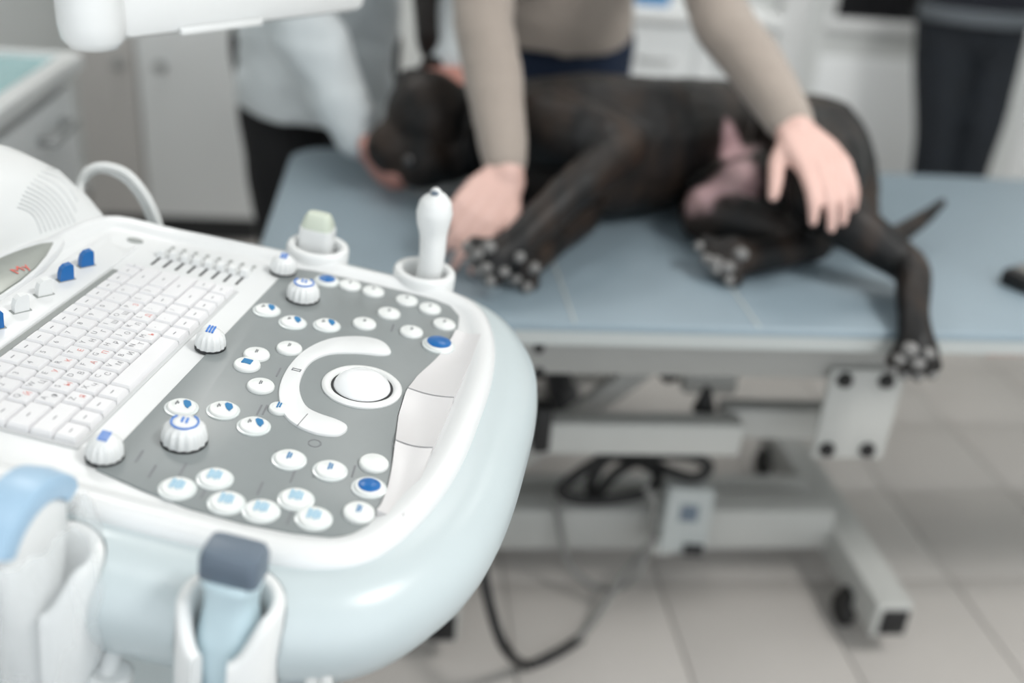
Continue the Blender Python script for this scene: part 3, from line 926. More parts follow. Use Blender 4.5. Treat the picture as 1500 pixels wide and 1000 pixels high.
# grey badge plate with the red script in front of the pedestal
bd_px = [(78, 354), (60, 356), (36, 363), (10, 373), (-30, 391), (-70, 414), (-95, 440), (-80, 452), (-40, 444), (0, 429), (30, 409), (52, 391), (68, 372)]
# badge rests on a sloped cowl: build the cowl as a shallow lens ahead of the pedestal
cw = [con(x, y, .006) for x, y in [(96, 345), (50, 352), (0, 372), (-60, 402), (-120, 440), (-110, 470), (-60, 462), (-10, 440), (40, 408), (72, 380)]]
part(MB().prism(smooth_loop(cw, 4), -.004, .006, .003), 'cowl', M_deck)
bd = part(MB().prism([con(x, y, .0072) for x, y in bd_px], .0, .0072, .0006), 'badge', mat('badge_grey', (150, 154, 148), .35, .03, 30, metal=.3))
vs, fs = GLYPH['My']
c_ = con(30, 393, .008)
d1 = V3((con(58, 378, .008)[0] - con(8, 404, .008)[0], con(58, 378, .008)[1] - con(8, 404, .008)[1], 0)).normalized(); d2 = V3((-d1.y, d1.x, 0))
g = MB(); S_ = .0135
g.add([V3((c_[0], c_[1], .0077)) + d1 * ((p.x + .25 * p.y) * S_) + d2 * (p.y * S_) for p in vs], fs)
part(g, 'printed_script', M_red, bd, smooth=False)

# probe holders: split cups
def holder(u, v, slit, htop, gapd=20):
    g = MB(); n = 40; rs = []
    R1, R0 = .0285, .0205
    for j in range(n + 1):
        gap = math.radians(gapd)
        th = gap + (2 * PI - 2 * gap) * j / n
        off = min(th, 2 * PI - th)
        dip = max(0, 1 - (off - gap) / math.radians(50))
        top = htop - (.024 if gapd > 5 else 0) * (dip * dip * (3 - 2 * dip))
        a = th + slit
        def P(r, h): return V3((u + r * math.cos(a), v + r * math.sin(a), h))
        rs.append([P(R1 - .002, -.115), P(R1, -.07), P(R1, top - .004), P(R1 - .0012, top - .001), P((R1 + R0) / 2, top), P(R0 + .0012, top - .001), P(R0, top - .004), P(R0 - .001, -.07), P(R0 - .003, -.115)])
    g.rings(rs)
    return part(g, 'probe_holder', M_white, angle=50)
for (u, v), s, ht in zip(HOLD, (0, 0, PI, PI), (.0135, .0135, -.002, -.002)):
    holder(u, v, s, ht, 20 if u < 0 else 2)
# bracket with round white hook below the near holders
g = MB().tube([C(-.19, .085, -.06), C(-.232, .072, -.082), C(-.25, .066, -.10)], .006, 10, res=4).build('hook_arm', M_white, um)
Mh = MC @ Matrix.Translation((-.232, .0705, -.083))
link('hook_disc', MB().lathe([(0, -.004), (.0105, -.004), (.0125, -.001), (.0125, .002), (.010, .0045), (0, .005)], 28).mesh('hook_disc', M_white), um, Mh)

# monitor arm above the pedestal
ya = .93
kn = W(134, 28, y=ya)
az = kn.z
MB().lathe([(0, -.026), (.012, -.026), (.020, -.024), (.0265, -.016), (.0285, -.004), (.0285, .06), (.02, .075), (0, .076)], 32, Matrix.Translation((kn.x, kn.y, az))).build('arm_joint', M_white, um)
e0 = V3((kn.x, kn.y, az + .012)); e1 = W(520, -28, z=az + .012)
dd = (e1 - e0).normalized()
g = MB().beam(e0 + dd * .01, e1, .046, .062, .016)
arm = g.build('monitor_arm', M_white, um)
sideN = V3((dd.y, -dd.x, 0))
MB().beam(e0 + dd * .075 + sideN * .0235 - V3((0, 0, .026)), e0 + dd * .175 + sideN * .0235 - V3((0, 0, .026)), .004, .007, .0015).build('trim_strip', M_white, arm)
# lower arm from the pedestal column to the joint, out of frame at the left
colb = C(-.02, .42, .08)
colt = V3((colb.x, colb.y, az + .10))
MB().tube([colb, colt], .03, 20).build('monitor_column', M_white, um)
MB().beam(colt, V3((kn.x, kn.y, az + .10)), .045, .05, .012).build('lower_arm', M_white, um)
MB().lathe([(0, .06), (.026, .06), (.026, .13), (0, .13)], 24, Matrix.Translation((kn.x, kn.y, az))).build('arm_joint', M_white, um)
mtop = e1
scr = MB().box((-.2, -.02, .0), (.2, .02, .30), .012, M=Matrix.Translation(mtop + V3((0, 0, .10))) @ Matrix.Rotation(math.radians(75.5), 4, 'Z')).build('monitor', M_white, um)
MB().box((-.18, -.0215, .02), (.18, -.019, .28), .001, M=Matrix.Translation(mtop + V3((0, 0, .10))) @ Matrix.Rotation(math.radians(75.5), 4, 'Z')).build('screen', M_glass, scr)
MB().tube([mtop - V3((0, 0, .0)), mtop + V3((0, 0, .2))], .02, 16).build('monitor_post', M_white, um)

# pale twin cable arching behind the pedestal
for k in (0, 1):
    pts = [(112 + 4 * k, 262 + 6 * k), (128 + 3 * k, 250 + 4 * k), (152, 243 + 5 * k), (185 - 4 * k, 253 + 7 * k), (212 - 6 * k, 283 + 5 * k), (229 - 8 * k, 318 + 3 * k), (236 - 8 * k, 350)]
    MB().tube([C(.207, .335, -.006)] + [W(x, y, y=.945 + .007 * k) for i, (x, y) in enumerate([(117, 272 + 4 * k)] + pts[1:])] + [C(.222, .275, -.035)], .0040, 10, res=5).build('cable', M_wcable, um)

# cart under the console
bz = lambda u, v: V3((*C(u, v, 0).xy, 0))
def cartbox(u0, u1, v0, v1, z0, z1, bev, name, ma):
    c = bz((u0 + u1) / 2, (v0 + v1) / 2)
    Mr = Matrix.Translation(c) @ Matrix.Rotation(math.radians(75.5), 4, 'Z')
    return MB().box((-(u1 - u0) / 2, -(v1 - v0) / 2, z0), ((u1 - u0) / 2, (v1 - v0) / 2, z1), bev, M=Mr).build(name, ma, um)
cartbox(-.09, .09, .17, .34, .25, .80, .02, 'column', M_pale)
cartbox(-.17, .17, .10, .46, .16, .42, .03, 'cart_body', M_pale)
bs = cartbox(-.19, .19, .04, .52, .09, .16, .02, 'cart_base', M_slate)
for u in (-.16, .16):
    for v in (.08, .48):
        c = bz(u, v)
        MB().lathe([(0, -.014), (.04, -.014), (.046, -.007), (.046, .007), (.04, .014), (0, .014)], 20, Matrix.Translation(c + V3((0, 0, .046))) @ Matrix.Rotation(math.radians(75.5), 4, 'Z') @ Matrix.Rotation(PI / 2, 4, 'Y')).build('caster', M_black, bs)

# ---- probes standing in the holders (things of their own)
def probe_root(name, u, v, label):
    p = C(u, v, -.10)
    return empty(name, p, label, 'probe', 'ultrasound probes in the console holders')
def lp(u, v, h): return C(u, v, h)
# linear probe, far holder
r1 = probe_root('ultrasound_probe', .212, .107, 'white block shaped probe with pale green tip in the far left ring')
g = MB()
rs = []
for h, a, b in ((-.10, .011, .010), (-.03, .013, .011), (-.005, .0150, .0115), (.022, .0158, .012), (.0265, .0155, .0118)):
    rs.append([V3((.214 + (b * math.copysign(abs(math.sin(t)) ** .45, math.sin(t))), .109 + a * math.copysign(abs(math.cos(t)) ** .45, math.cos(t)), h)) for t in [2 * PI * k / 28 for k in range(28)]])
part(g.rings(rs), 'handle', M_white, r1)
g = MB(); rs = []
for h, a, b in ((.0262, .0140, .0110), (.029, .0143, .0110), (.036, .0122, .0085), (.0395, .0105, .0068), (.0405, .0085, .005)):
    rs.append([V3((.214 + (b * math.copysign(abs(math.sin(t)) ** .5, math.sin(t))), .109 + a * math.copysign(abs(math.cos(t)) ** .5, math.cos(t)), h)) for t in [2 * PI * k / 28 for k in range(28)]])
part(g.rings(rs), 'transducer_head', M_probeg, r1)
# bulb-ended probe, far holder 2
r2 = probe_root('ultrasound_probe', .212, .005, 'slim white probe with bulbous notched tip standing in the far ring by the paws')
ax = [(.213, .002, -.09), (.213, .001, -.02), (.213, -.0005, .02), (.214, .0015, .044), (.214, .003, .056), (.214, .0035, .066), (.214, .004, .076), (.214, .0045, .082), (.214, .005, .0845)]
part(MB().tube(ax, [.0115, .0120, .0118, .0125, .0152, .0165, .0145, .0095, .005], 24, res=3, caps=True), 'handle', M_white, r2)
part(MB().box((.207, .0015, .0825), (.217, .0085, .0875), .002), 'notch', M_slate, r2)
part(MB().lathe([(0, -.03), (.0145, -.03), (.0145, -.006), (0, -.006)], 24, Matrix.Translation((.213, .001, 0))), 'neck_ring', M_groove, r2)
# aqua probe with slate head, near holder
r3 = probe_root('ultrasound_probe', -.230, .003, 'pale aqua probe with dark slate rectangular head in the near cup')
g = MB(); rs = []
for h, a, b in ((-.16, .008, .008), (-.10, .0105, .0105), (-.07, .0140, .0135), (-.045, .0172, .0155), (-.025, .0170, .0150), (-.008, .0142, .0125), (.006, .0142, .0125), (.0085, .0158, .0135), (.0125, .0160, .0138), (.0150, .0150, .013)):
    rs.append([V3((-.230 + b * math.copysign(abs(math.sin(t)) ** .8, math.sin(t)), .003 + a * math.copysign(abs(math.cos(t)) ** .8, math.cos(t)), h)) for t in [2 * PI * k / 28 for k in range(28)]])
part(g.rings(rs), 'handle', M_aqua, r3)
g = MB(); rs = []
for h, a, b in ((.0135, .0150, .0100), (.0150, .0166, .0112), (.0270, .0166, .0112), (.0315, .0152, .0098), (.0325, .0130, .0075)):
    rs.append([V3((-.230 + b * math.copysign(abs(math.sin(t)) ** .35, math.sin(t)), .003 + a * math.copysign(abs(math.cos(t)) ** .35, math.cos(t)), h)) for t in [2 * PI * k / 36 for k in range(36)]])
part(g.rings(rs), 'transducer_head', M_slate, r3)
# convex probe wrapped in a clear sleeve, near left holder
r4 = probe_root('ultrasound_probe', -.230, .107, 'white convex probe with wide sky blue curved head at the lower left corner')
PU, PV, PH = -.238, .116, .004
g = MB(); rs = []
for k in range(29):
    t = k / 28; a = math.radians(-58 + 116 * t)
    cu_, ch = PU + .037 * math.sin(a), PH + .037 * math.cos(a)
    nu, nh = math.sin(a), math.cos(a)
    rs.append([V3((cu_ + nu * q[1], PV + q[0], ch + nh * q[1])) for q in ((-.0120, -.008), (-.0130, .001), (-.0105, .0048), (0, .0062), (.0105, .0048), (.0130, .001), (.0120, -.008))])
part(g.rings(rs), 'transducer_head', M_probeb, r4)
g = MB(); rs = []
for h, a, b in ((-.16, .008, .008), (-.11, .011, .012), (-.07, .014, .014), (-.04, .019, .0145), (-.015, .0275, .0145), (.006, .033, .0130), (.020, .034, .0118), (.029, .026, .0108), (.036, .014, .009), (.039, .004, .004)):
    rs.append([V3((PU + a * math.copysign(abs(math.sin(t)) ** .8, math.sin(t)), PV + b * math.copysign(abs(math.cos(t)) ** .8, math.cos(t)), h)) for t in [2 * PI * k / 28 for k in range(28)]])
part(g.rings(rs), 'handle', M_white, r4)
g = MB(); rs = []
for i, (h, a, b) in enumerate(((-.13, .026, .022), (-.09, .032, .028), (-.05, .038, .0345), (-.02, .041, .034), (.0, .040, .028), (.012, .038, .020), (.02, .0355, .0145))):
    ring = []
    for k in range(56):
        t = 2 * PI * k / 56
        wv = 1 + .14 * noise.noise(V3((math.cos(t) * 3, math.sin(t) * 3, h * 50))) + .06 * math.sin(9 * t + h * 60)
        ring.append(V3((PU + a * wv * math.sin(t), PV - .008 + b * wv * math.cos(t), h)))
    rs.append(ring)
M_film = mat('clear_film', (235, 240, 242), .15, .02, alpha=.3)
part(MB().rings(rs, cap0=False, cap1=False), 'protective_sleeve', M_film, r4, angle=80)
# hanging probe leads below the console edge
for k, (u, v) in enumerate(((-.226, .003), (-.226, .107))):
    rt = (r3, r4)[k]
    MB().tube([C(u, v, -.15), C(u + .01, v, -.25), C(u + .05, v + .03, -.42), C(u + .12, v + .10, -.45)], .0045, 10, res=5).build('lead', M_wcable, rt)
for x in (458, 479):
    q = W(x, 972, y=.425)
    MB().tube([q + V3((0, .01, .02)), q, q - V3((.004, 0, .10)), q - V3((-.01, -.06, .26)), q - V3((.0, -.16, .30))], .0042, 10, res=5).build('cable', M_wcable, um)

# ------------------------------------------------------------------ handset lying on the table
hp = W(1488, 414, z=TZ)
hs = empty('handset', (hp.x, hp.y, TZ), 'black handset lying on the padded table at the right frame edge', 'handset')
Mh = Matrix.Translation((hp.x + .035, hp.y, TZ)) @ Matrix.Rotation(math.radians(28), 4, 'Z')
MB().box((-.065, -.028, 0.0), (.065, .028, .026), .008, M=Mh).build('housing', M_black, hs)
MB().box((-.050, -.018, .025), (.055, .018, .0285), .003, M=Mh).build('keypad', M_cable, hs)

# ------------------------------------------------------------------ people
def hand(mb, wrist, along, back, thumb_side, curls, s=1.0, spread=.10, thumb=(.9, .35), lens=(.074, .082, .076, .060)):
    """palm, four unequal bent fingers and a thumb; along = wrist to knuckles, back = back of hand"""
    y = V3(along).normalized(); z = V3(back); z = (z - y * z.dot(y)).normalized(); x = y.cross(z) * thumb_side
    wr = V3(wrist)
    L = .088 * s
    for k in range(4):
        f = (1.5 - k) * .0205 * s
        kn_ = wr + y * (L - abs(k - 1.2) * .004 * s) + x * f + z * .002
        mb.tube([wr + x * f * .45 - z * .002, wr + y * L * .5 + x * f * .85, kn_], [.0165 * s, .0150 * s, .0108 * s], 10)
        d = (y + x * ((1.5 - k) * spread)).normalized()
        p = kn_; ang = 0
        ln = lens[k] * s
        c = curls[k]
        pts = [p]; rr = [.0098 * s]
        for i, (fr, rd) in enumerate(((.46, .0090), (.30, .0082), (.24, .0068))):
            ang += c[i]
            dv = d * math.cos(ang) - z * math.sin(ang)
            p = p + dv * ln * fr
            pts.append(p); rr.append(rd * s)
        mb.tube(pts, rr, 10, res=2)
    t0 = wr + y * .022 * s + x * .020 * s - z * .006 * s
    a, b = thumb
    d = (y * math.cos(a) + x * math.sin(a) - z * b).normalized()
    t1 = t0 + d * .036 * s
    d2 = (y * math.cos(a * .55) + x * math.sin(a * .55) - z * (b * 1.4)).normalized()
    t2 = t1 + d2 * .030 * s
    t3 = t2 + (d2 - z * .3).normalized() * .022 * s
    mb.tube([t0, t1, t2, t3], [.0165 * s, .0125 * s, .0105 * s, .0085 * s], 10, res=2)

def person(root_loc, label, J, top_mat, leg_mat, hair_mat, hands, skin, hem, torso_w, torso_d, top_name, group='people around the examination table', gap_strand=None, fw=(0, -1, 0), sleeve=None, slr=1.0):
    t = empty('person', root_loc, label, 'person', group)
    fwv = V3(fw); sd = V3((0, 0, 1)).cross(fwv).normalized()
    pel, che, nek, hed = [V3(J[k]) for k in ('pelvis', 'chest', 'neck', 'head')]
    # --- body: one continuous surface
    b = MB()
    b.tube([pel - V3((0, 0, .06)), pel + (che - pel) * .45, che, nek - V3((0, 0, .03))], [(torso_w * .9, torso_d * .85), (torso_w * .8, torso_d * .75), (torso_w * .95, torso_d * .9), (torso_w * .5, torso_d * .5)], 20, res=3, side=sd)
    b.tube([nek - V3((0, 0, .04)), nek.lerp(hed, .6)], [.055, .052], 14)
    hf = (fwv * .8 + (V3((0, 0, -1)) * .55)).normalized() if J.get('lookdown', True) else fwv
    upv = (V3((0, 0, 1)) - hf * hf.z).normalized(); xs = hf.cross(upv)
    Mh = Matrix((xs, hf, upv)).transposed()
    b.ball(hed + upv * .02, (.074, .092, .10), 16, M=Mh)
    b.ball(hed + hf * .03 - upv * .055, (.055, .058, .06), 14, M=Mh)
    b.tube([hed + hf * .085 + upv * .015, hed + hf * .108 - upv * .025], [.009, .014], 10)
    for s in (-1, 1):
        b.ball(hed + xs * (s * .076) - upv * .005, (.010, .02, .03), 10, M=Mh)
        sh, el, wr = J['sh'][s], J['el'][s], J['wr'][s]
        sh, el, wr = V3(sh), V3(el), V3(wr)
        b.tube([nek + (sh - nek) * .3, sh, el, el.lerp(wr, .4), wr], [.06, .052, .039, .037, .026], 14, res=3)
        hp_ = pel + sd * (s * torso_w * .55) - V3((0, 0, .03))
        b.tube([hp_, V3(J['kn'][s]), V3(J['an'][s])], [.08, .052, .036], 14, res=3)
        h = hands.get(s)
        if h: hand(b, wr, *h)
    me = fuse(b, 'body', skin, .0042, 4)
    link('body', me, t)
    # --- garment
    g = MB()
    lo = V3((pel.x, pel.y, hem)) + fwv * .02
    g.tube([lo, pel.lerp(che, .25) + fwv * .012, pel.lerp(che, .65), che, nek - V3((0, 0, .04))], [(torso_w * 1.05, torso_d * 1.12), (torso_w * .98, torso_d * 1.05), (torso_w * .98, torso_d), (torso_w * 1.04, torso_d * 1.0), (torso_w * .62, torso_d * .62)], 24, res=4, side=sd, caps=False)
    for s in (-1, 1):
        sh, el, wr = V3(J['sh'][s]), V3(J['el'][s]), V3(J['wr'][s])
        k = slr
        g.tube([nek + (sh - nek) * .35 - V3((0, 0, .02)), sh, el, el.lerp(wr, .45), wr.lerp(el, .06)], [.07, .062, .050 * k, .047 * k, .034 * k], 16, res=4)
    me = fuse(g, top_name, top_mat, .007, 5, wrinkle=.004 if slr < 1.1 else .009, wscale=9, stretch=(1, 1, 1.6))
    link(top_name, me, t)
    # --- trousers, shoes
    g = MB()
    g.tube([pel + V3((0, 0, .08)), pel - V3((0, 0, .06))], [(torso_w * .93, torso_d * .95), (torso_w * 1.02, torso_d * 1.03)], 20, side=sd)
    for s in (-1, 1):
        hp_ = pel + sd * (s * torso_w * .52) - V3((0, 0, .03))
        g.tube([hp_, hp_.lerp(V3(J['kn'][s]), .5), V3(J['kn'][s]), V3(J['an'][s]) + V3((0, 0, .01))], [.092, .082, .064, .055], 16, res=4)
    link('trousers', fuse(g, 'trousers', leg_mat, .008, 5, wrinkle=.003, wscale=12), t)
    for s in (-1, 1):
        a = V3(J['an'][s]); g = MB()
        g.tube([V3((a.x, a.y, .045)) - fwv * .05, V3((a.x, a.y, .04)) + fwv * .06, V3((a.x, a.y, .032)) + fwv * .155], [(.036, .042), (.042, .038), (.038, .03)], 14, res=3, side=sd)
        g.tube([V3((a.x, a.y, .05)), a + V3((0, 0, .02))], [.04, .042], 12)
        link('shoe', fuse(g, 'shoe', M_shoe, .006, 4), t)
    # --- hair, eyes, mouth
    g = MB()
    g.ball(hed + upv * .035 - hf * .022, (.084, .088, .098), 16, M=Mh)
    g.ball(hed - hf * .07 - upv * .03, (.06, .045, .07), 12, M=Mh)
    if gap_strand: g.tube([hed - hf * .07] + [V3(p) for p in gap_strand], [.03] + [.022] * (len(gap_strand) - 1) + [.012], 12, res=4)
    link('hair', fuse(g, 'hair', hair_mat, .006, 4, wrinkle=.003, wscale=40), t)
    for s in (-1, 1):
        MB().ball(hed + hf * .083 + xs * (s * .032) + upv * .018, .011, 10).build('eye', M_eye, t)
    MB().tube([hed + hf * .088 + xs * .022 - upv * .062, hed + hf * .096 - upv * .06, hed + hf * .088 - xs * .022 - upv * .062], .006, 8, res=3).build('lips', M_lip, t)
    return t

cl = lambda a, b, c: (a, b, c)
# person in beige sweater and navy jeans, behind the table
wl = W(742, 258, z=.775); wrr = W(1166, 192, z=.862)
fl_t = W(698, 316, z=.735); fr_t = W(1240, 290, z=.812)
person((.32, 2.15, 0), 'person in beige sweater and navy jeans leaning over the dog', dict(
    pelvis=(.325, 2.10, .86), chest=(.325, 1.985, 1.12), neck=(.325, 1.90, 1.31), head=(.33, 1.80, 1.45),
    sh={-1: (.155, 1.90, 1.23), 1: (.495, 1.90, 1.23)},
    el={-1: W(709, -5, y=1.60), 1: W(1046, 0, y=1.62)},
    wr={-1: wl, 1: wrr},
    kn={-1: (.24, 2.07, .47), 1: (.41, 2.07, .47)}, an={-1: (.24, 2.13, .08), 1: (.41, 2.13, .08)}),
    M_beige, M_navy, M_fairhair,
    {-1: ((fl_t - wl), (0.05, -.75, .75), -1, [(.25, .5, .4), (.3, .5, .4), (.3, .6, .4), (.4, .6, .4)], 1.0, .05, (.62, -.30)),
     1: ((fr_t - wrr), (0.1, -.75, .72), 1, [(.3, .35, .25), (.3, .35, .25), (.35, .4, .3), (.4, .4, .3)], 1.05, .035, (.80, .22))},
    M_skin, .858, .145, .10, 'sweater', slr=.95)
# person in pale grey sweater at the dog's head
wa = W(530, 212, z=.715); wa2 = W(655, 96, y=1.80)
person((-.13, 2.16, 0), 'person in pale grey sweater and black trousers holding the dog head', dict(
    pelvis=(-.165, 2.11, .83), chest=(-.12, 2.03, 1.10), neck=(-.07, 1.94, 1.30), head=(-.03, 1.84, 1.44),
    sh={-1: (-.26, 1.93, 1.20), 1: (.09, 1.95, 1.22)},
    el={-1: W(428, -5, y=1.78), 1: W(652, -40, y=1.95)},
    wr={-1: wa, 1: wa2},
    kn={-1: (-.235, 2.06, .46), 1: (-.07, 2.08, .46)}, an={-1: (-.22, 2.13, .08), 1: (-.06, 2.14, .08)}),
    M_grey, M_blackc, M_hair,
    {-1: (W(590, 288, z=.675) - wa, (-.75, -.35, -.35), -1, [(.1, .35, .3), (.1, .35, .3), (.15, .4, .3), (.2, .4, .3)], .85, .02, (.5, .3)),
     1: (W(642, 140, y=1.70) - wa2, (.0, -.6, .8), 1, [(.5, .8, .5), (.5, .8, .5), (.5, .8, .5), (.6, .8, .5)], .95, .06, (.8, .4))},
    M_skinr, .672, .160, .12, 'sweater', slr=1.22, gap_strand=[W(628, -70, y=1.80), W(624, 0, y=1.79), W(626, 50, y=1.79), W(632, 92, y=1.80)])  # added dark strand, fills the dark gap between torso and arm
# person in dark clothes by the door
cx_, cy_ = W(1430, 30, y=3.02).x, 3.02
person((cx_, cy_ + .02, 0), 'person in dark jeans and midnight top standing by the white door', dict(
    pelvis=(cx_, cy_ + .02, .84), chest=(cx_, cy_, 1.14), neck=(cx_, cy_, 1.38), head=(cx_, cy_ - .02, 1.54), lookdown=False,
    sh={-1: (cx_ - .18, cy_, 1.32), 1: (cx_ + .18, cy_, 1.32)},
    el={-1: (cx_ - .24, cy_ - .02, 1.08), 1: (cx_ + .24, cy_ - .02, 1.08)},
    wr={-1: (cx_ - .05, cy_ - .17, 1.06), 1: (cx_ + .05, cy_ - .18, 1.09)},
    kn={-1: (cx_ - .045, cy_ - .03, .45), 1: (cx_ + .085, cy_ - .05, .45)}, an={-1: (cx_ + .0, cy_ - .02, .08), 1: (cx_ + .10, cy_, .08)}),
    M_darktop, M_jeans, M_hair,
    {-1: ((1, -.1, .1), (0, -1, .2), -1, [(.3, .4, .3)] * 4), 1: ((-1, -.1, .0), (0, -1, .2), 1, [(.3, .4, .3)] * 4)},
    M_skin, W(1430, 12, y=3.0).z, .165, .11, 'top')
bpy.data.objects['person.002']['group'] = 'people around the examination table'
p_ = bpy.data.objects['person.002']
bz_ = W(1430, 26, y=2.92).z
g = MB(); rs = []
for h, k in ((-.022, 1.0), (-.018, 1.03), (.018, 1.03), (.022, 1.0)):
    rs.append([V3((cx_ + .176 * k * math.cos(2 * PI * j / 32), cy_ + .0 + .132 * k * math.sin(2 * PI * j / 32), bz_ + h)) for j in range(32)])
g.rings(rs).build('hem_band', mat('hem_grey', (92, 98, 104), .8, .05), p_)

# ------------------------------------------------------------------ the dog
dz = TZ
def D(px, py, r): return W(px, py, z=dz + r)
g = MB()
# trunk
trunk = [(725, 195, .085, .078), (785, 208, .105, .102), (850, 213, .113, .113), (920, 213, .112, .111), (990, 206, .106, .104), (1060, 198, .098, .096), (1125, 208, .094, .092), (1178, 228, .088, .082)]
g.tube([D(x, y, h) for x, y, h, r in trunk], [r for *_, r in trunk], 24, res=3)
# haunch, upper hind leg
hip = D(1195, 215, .13); knee = W(1196, 285, z=.775); hock = W(1328, 388, z=.705)
g.tube([D(1165, 215, .11), hip, D(1225, 265, .09), D(1245, 310, .06)], [.085, .082, .068, .045], 18, res=3)
g.tube([hip, W(1205, 250, z=.80), knee], [.075, .062, .046], 18, res=3)
foot0 = W(1338, 455, y=1.13); foot1 = W(1343, 505, y=1.085)
g.tube([knee, W(1255, 335, z=.745), hock], [.046, .036, .027], 16, res=3)
g.tube([hock, W(1338, 405, z=.705), foot0, foot1], [.028, .025, .0215, .024], 14, res=3)
g.ball(W(1342, 515, y=1.082), (.030, .028, .026), 12)
def toes(c, fwd_, upd, r, n=4, w=.03):
    f_ = V3(fwd_).normalized(); s_ = f_.cross(V3(upd)).normalized()
    out = []
    for k in range(n):
        q = (k - (n - 1) / 2)
        p = V3(c) + s_ * (q * w * .62) + f_ * (.018 - .005 * abs(q))
        g.ball(p, r, 10); g.tube([V3(c) + s_ * q * w * .3, p], [r * 1.05, r], 10)
        out.append(p + f_ * r * .85)
    return out
claws = []
claws += toes(W(1341, 520, y=1.08), (-.1, -.25, -1), (0, -1, .2), .0125)
# lower hind leg
hipl = D(1150, 240, .07); kneel = D(1040, 312, .048); hockl = D(1195, 355, .036); pawl = D(1085, 378, .03)
g.tube([hipl, D(1090, 280, .055), kneel], [.075, .062, .048], 16, res=3)
g.tube([kneel, D(1120, 332, .045), hockl], [.046, .036, .028], 14, res=3)
g.tube([hockl, D(1140, 370, .032), pawl], [.028, .024, .026], 14, res=3)
g.ball(D(1072, 376, .03), (.036, .032, .030), 12)
claws += toes(D(1062, 380, .028), W(1030, 392, z=.68) - D(1085, 372, .026), (0, -.6, 1), .0150, 4, .036)
# fore legs
elb = W(918, 212, z=.812)
g.tube([D(800, 190, .15), D(860, 200, .16), elb], [.066, .052, .034], 16, res=3)
wri = W(768, 345, z=.735)
g.tube([elb, W(850, 268, z=.785), wri, W(735, 372, z=.71)], [.036, .031, .023, .027], 16, res=3)
g.tube([D(800, 250, .07), D(855, 300, .045), D(815, 345, .035), D(775, 380, .03)], [.06, .036, .026, .026], 14, res=3)
pads = []
pa = W(722, 378, z=.71); pb = D(765, 388, .028)
g.ball(pa, (.032, .03, .028), 12); g.ball(pb, (.030, .03, .026), 12)
claws += toes(pa, W(672, 398, z=.70) - pa, (.2, -.5, .8), .0135)
claws += toes(pb, W(735, 412, z=.675) - pb, (.2, -.5, .8), .0130)
# neck and head
hc = W(628, 170, z=.785)
g.tube([D(745, 195, .085), D(690, 190, .085), hc], [.078, .070, .066], 18, res=3)
g.ball(hc, (.072, .070, .074), 16)
mz = W(578, 216, z=.735)
g.tube([hc, W(610, 198, z=.75), mz], [.068, .060, .048], 16, res=3)
g.ball(W(652, 222, z=.728), (.062, .055, .054), 14)
g.ball(W(620, 232, z=.722), (.056, .055, .050), 14)
for a, b, c in (((608, 118), (590, 112), (586, 135)), ((640, 105), (628, 95), (612, 105))):
    g.tube([W(*a, z=.825), W(*b, z=.84), W(*c, z=.82)], [(.026, .010), (.022, .009), (.010, .006)], 12, res=3)
# ribs and muscle relief over the shoulder
# tail
g.tube([D(1240, 310, .04), W(1278, 345, z=.69), W(1310, 345, z=.685), W(1345, 325, z=.70), W(1380, 296, z=.725)], [.028, .021, .0175, .0145, .008], 12, res=4)
dmesh = fuse(g, 'dog', M_black, .0055, 5, wrinkle=.0018, wscale=22)
dbvh = BVHTree.FromPolygons([v.co.copy() for v in dmesh.vertices], [tuple(p.vertices) for p in dmesh.polygons])
def ondog(px, py):
    loc, nrm, i, d = dbvh.ray_cast(CAM, ray(px, py).normalized(), 4)
    return loc
PINK = (176, 146, 149)
spots = []
for x, y, r, c in ((1068, 205, .026, PINK), (1072, 225, .030, PINK), (1088, 250, .034, PINK), (1095, 278, .030, PINK), (1062, 270, .026, PINK), (1035, 282, .026, PINK), (1014, 298, .020, (158, 132, 132))):
    q = ondog(x, y)
    if q: spots.append((tuple(q), r, c))
dmesh.materials.clear(); dmesh.materials.append(dog_material(spots))
dg_ = tag(link('dog', dmesh), 'black brindle dog lying on its side on the padded table', 'dog')
for p in claws:
    MB().ball(p, (.0085, .0085, .0085), 8).build('claw', M_padp, dg_)
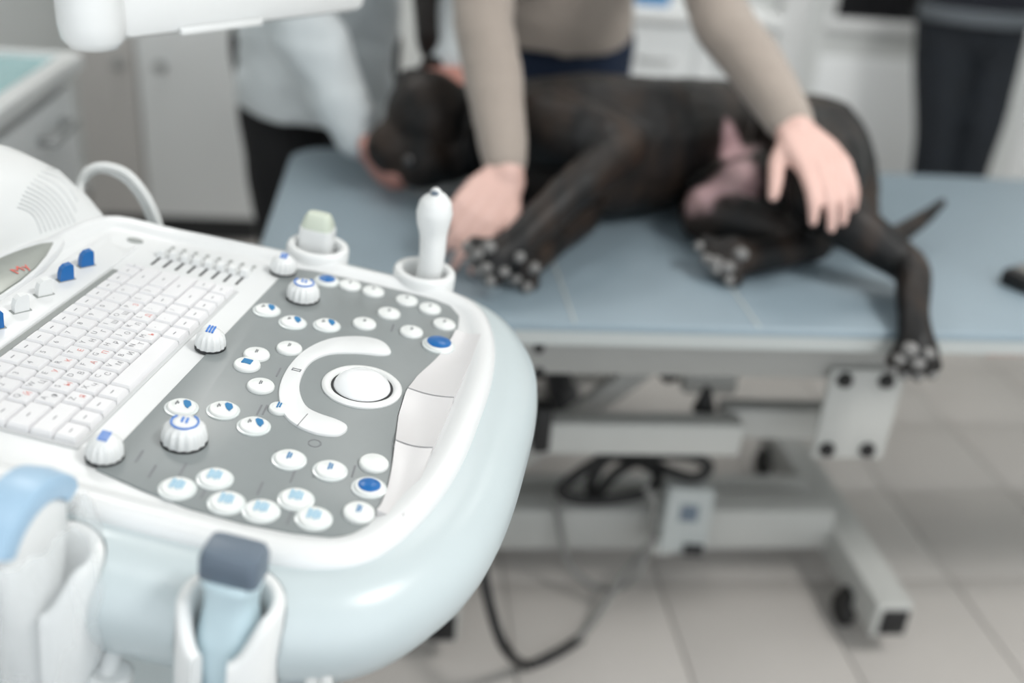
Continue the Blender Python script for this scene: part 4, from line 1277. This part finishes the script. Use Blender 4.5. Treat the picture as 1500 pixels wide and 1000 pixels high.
# pads of the fore paws facing the camera
for x, y, r in ((700, 372, .009), (688, 388, .008), (712, 392, .009), (738, 398, .008), (756, 408, .008), (782, 392, .009), (716, 362, .010), (760, 376, .009), (1318, 526, .009), (1333, 512, .011), (1344, 532, .010), (1360, 518, .009), (1048, 385, .011), (1066, 392, .010), (1085, 372, .011)):
    q = ondog(x, y)
    if q: MB().ball(q + (CAM - q).normalized() * -.001, (r, r, r * .9), 8).build('paw_pad', M_padp, dg_)
for x, y, z in ((604, 166, .79), (600, 236, .735)):
    q = W(x, y, z=z)
    MB().ball(q + (CAM - q).normalized() * .045, .010, 10).build('eye', M_eye, dg_)
q = W(560, 222, z=.725)
MB().ball(q, (.016, .016, .014), 10).build('nose', M_black, dg_)
# collar
g = MB()
ca = [W(x, y, z=z) for x, y, z in ((690, 245, .80), (687, 268, .77), (694, 290, .74))]
cl_ = empty('collar', W(690, 270, z=.76), 'grey dog collar with a red tag at the dog neck', 'collar')
cc = D(698, 192, .085)
axd = (D(740, 195, .085) - D(660, 182, .09)).normalized()
s1 = axd.orthogonal().normalized(); s2 = axd.cross(s1)
rs = []
for wv, rr in ((-.010, .0765), (-.010, .0795), (.010, .0795), (.010, .0765), (-.010, .0765)):
    rs.append([cc + axd * wv + (s1 * math.cos(2 * PI * k / 36) + s2 * math.sin(2 * PI * k / 36)) * rr for k in range(36)])
MB().rings(rs, cap0=False, cap1=False).build('band', M_cable, cl_)
def ring_pt(deg):
    f_ = (CAM - cc); f_ = (f_ - axd * f_.dot(axd)).normalized()
    d_ = axd.cross(f_)
    if d_.z > 0: d_ = -d_
    a = math.radians(deg); n_ = f_ * math.cos(a) + d_ * math.sin(a)
    x_ = axd; y_ = n_.cross(x_)
    Mx = Matrix((x_, y_, n_)).transposed().to_4x4(); Mx.translation = cc + n_ * .079
    return Mx
MB().box((-.013, -.016, -.002), (.013, .016, .005), .002, M=ring_pt(20)).build('buckle', M_metal, cl_)
MB().box((-.009, -.010, -.001), (.009, .010, .004), .002, M=ring_pt(52)).build('tag', mat('tag_red', (170, 40, 58), .4), cl_)
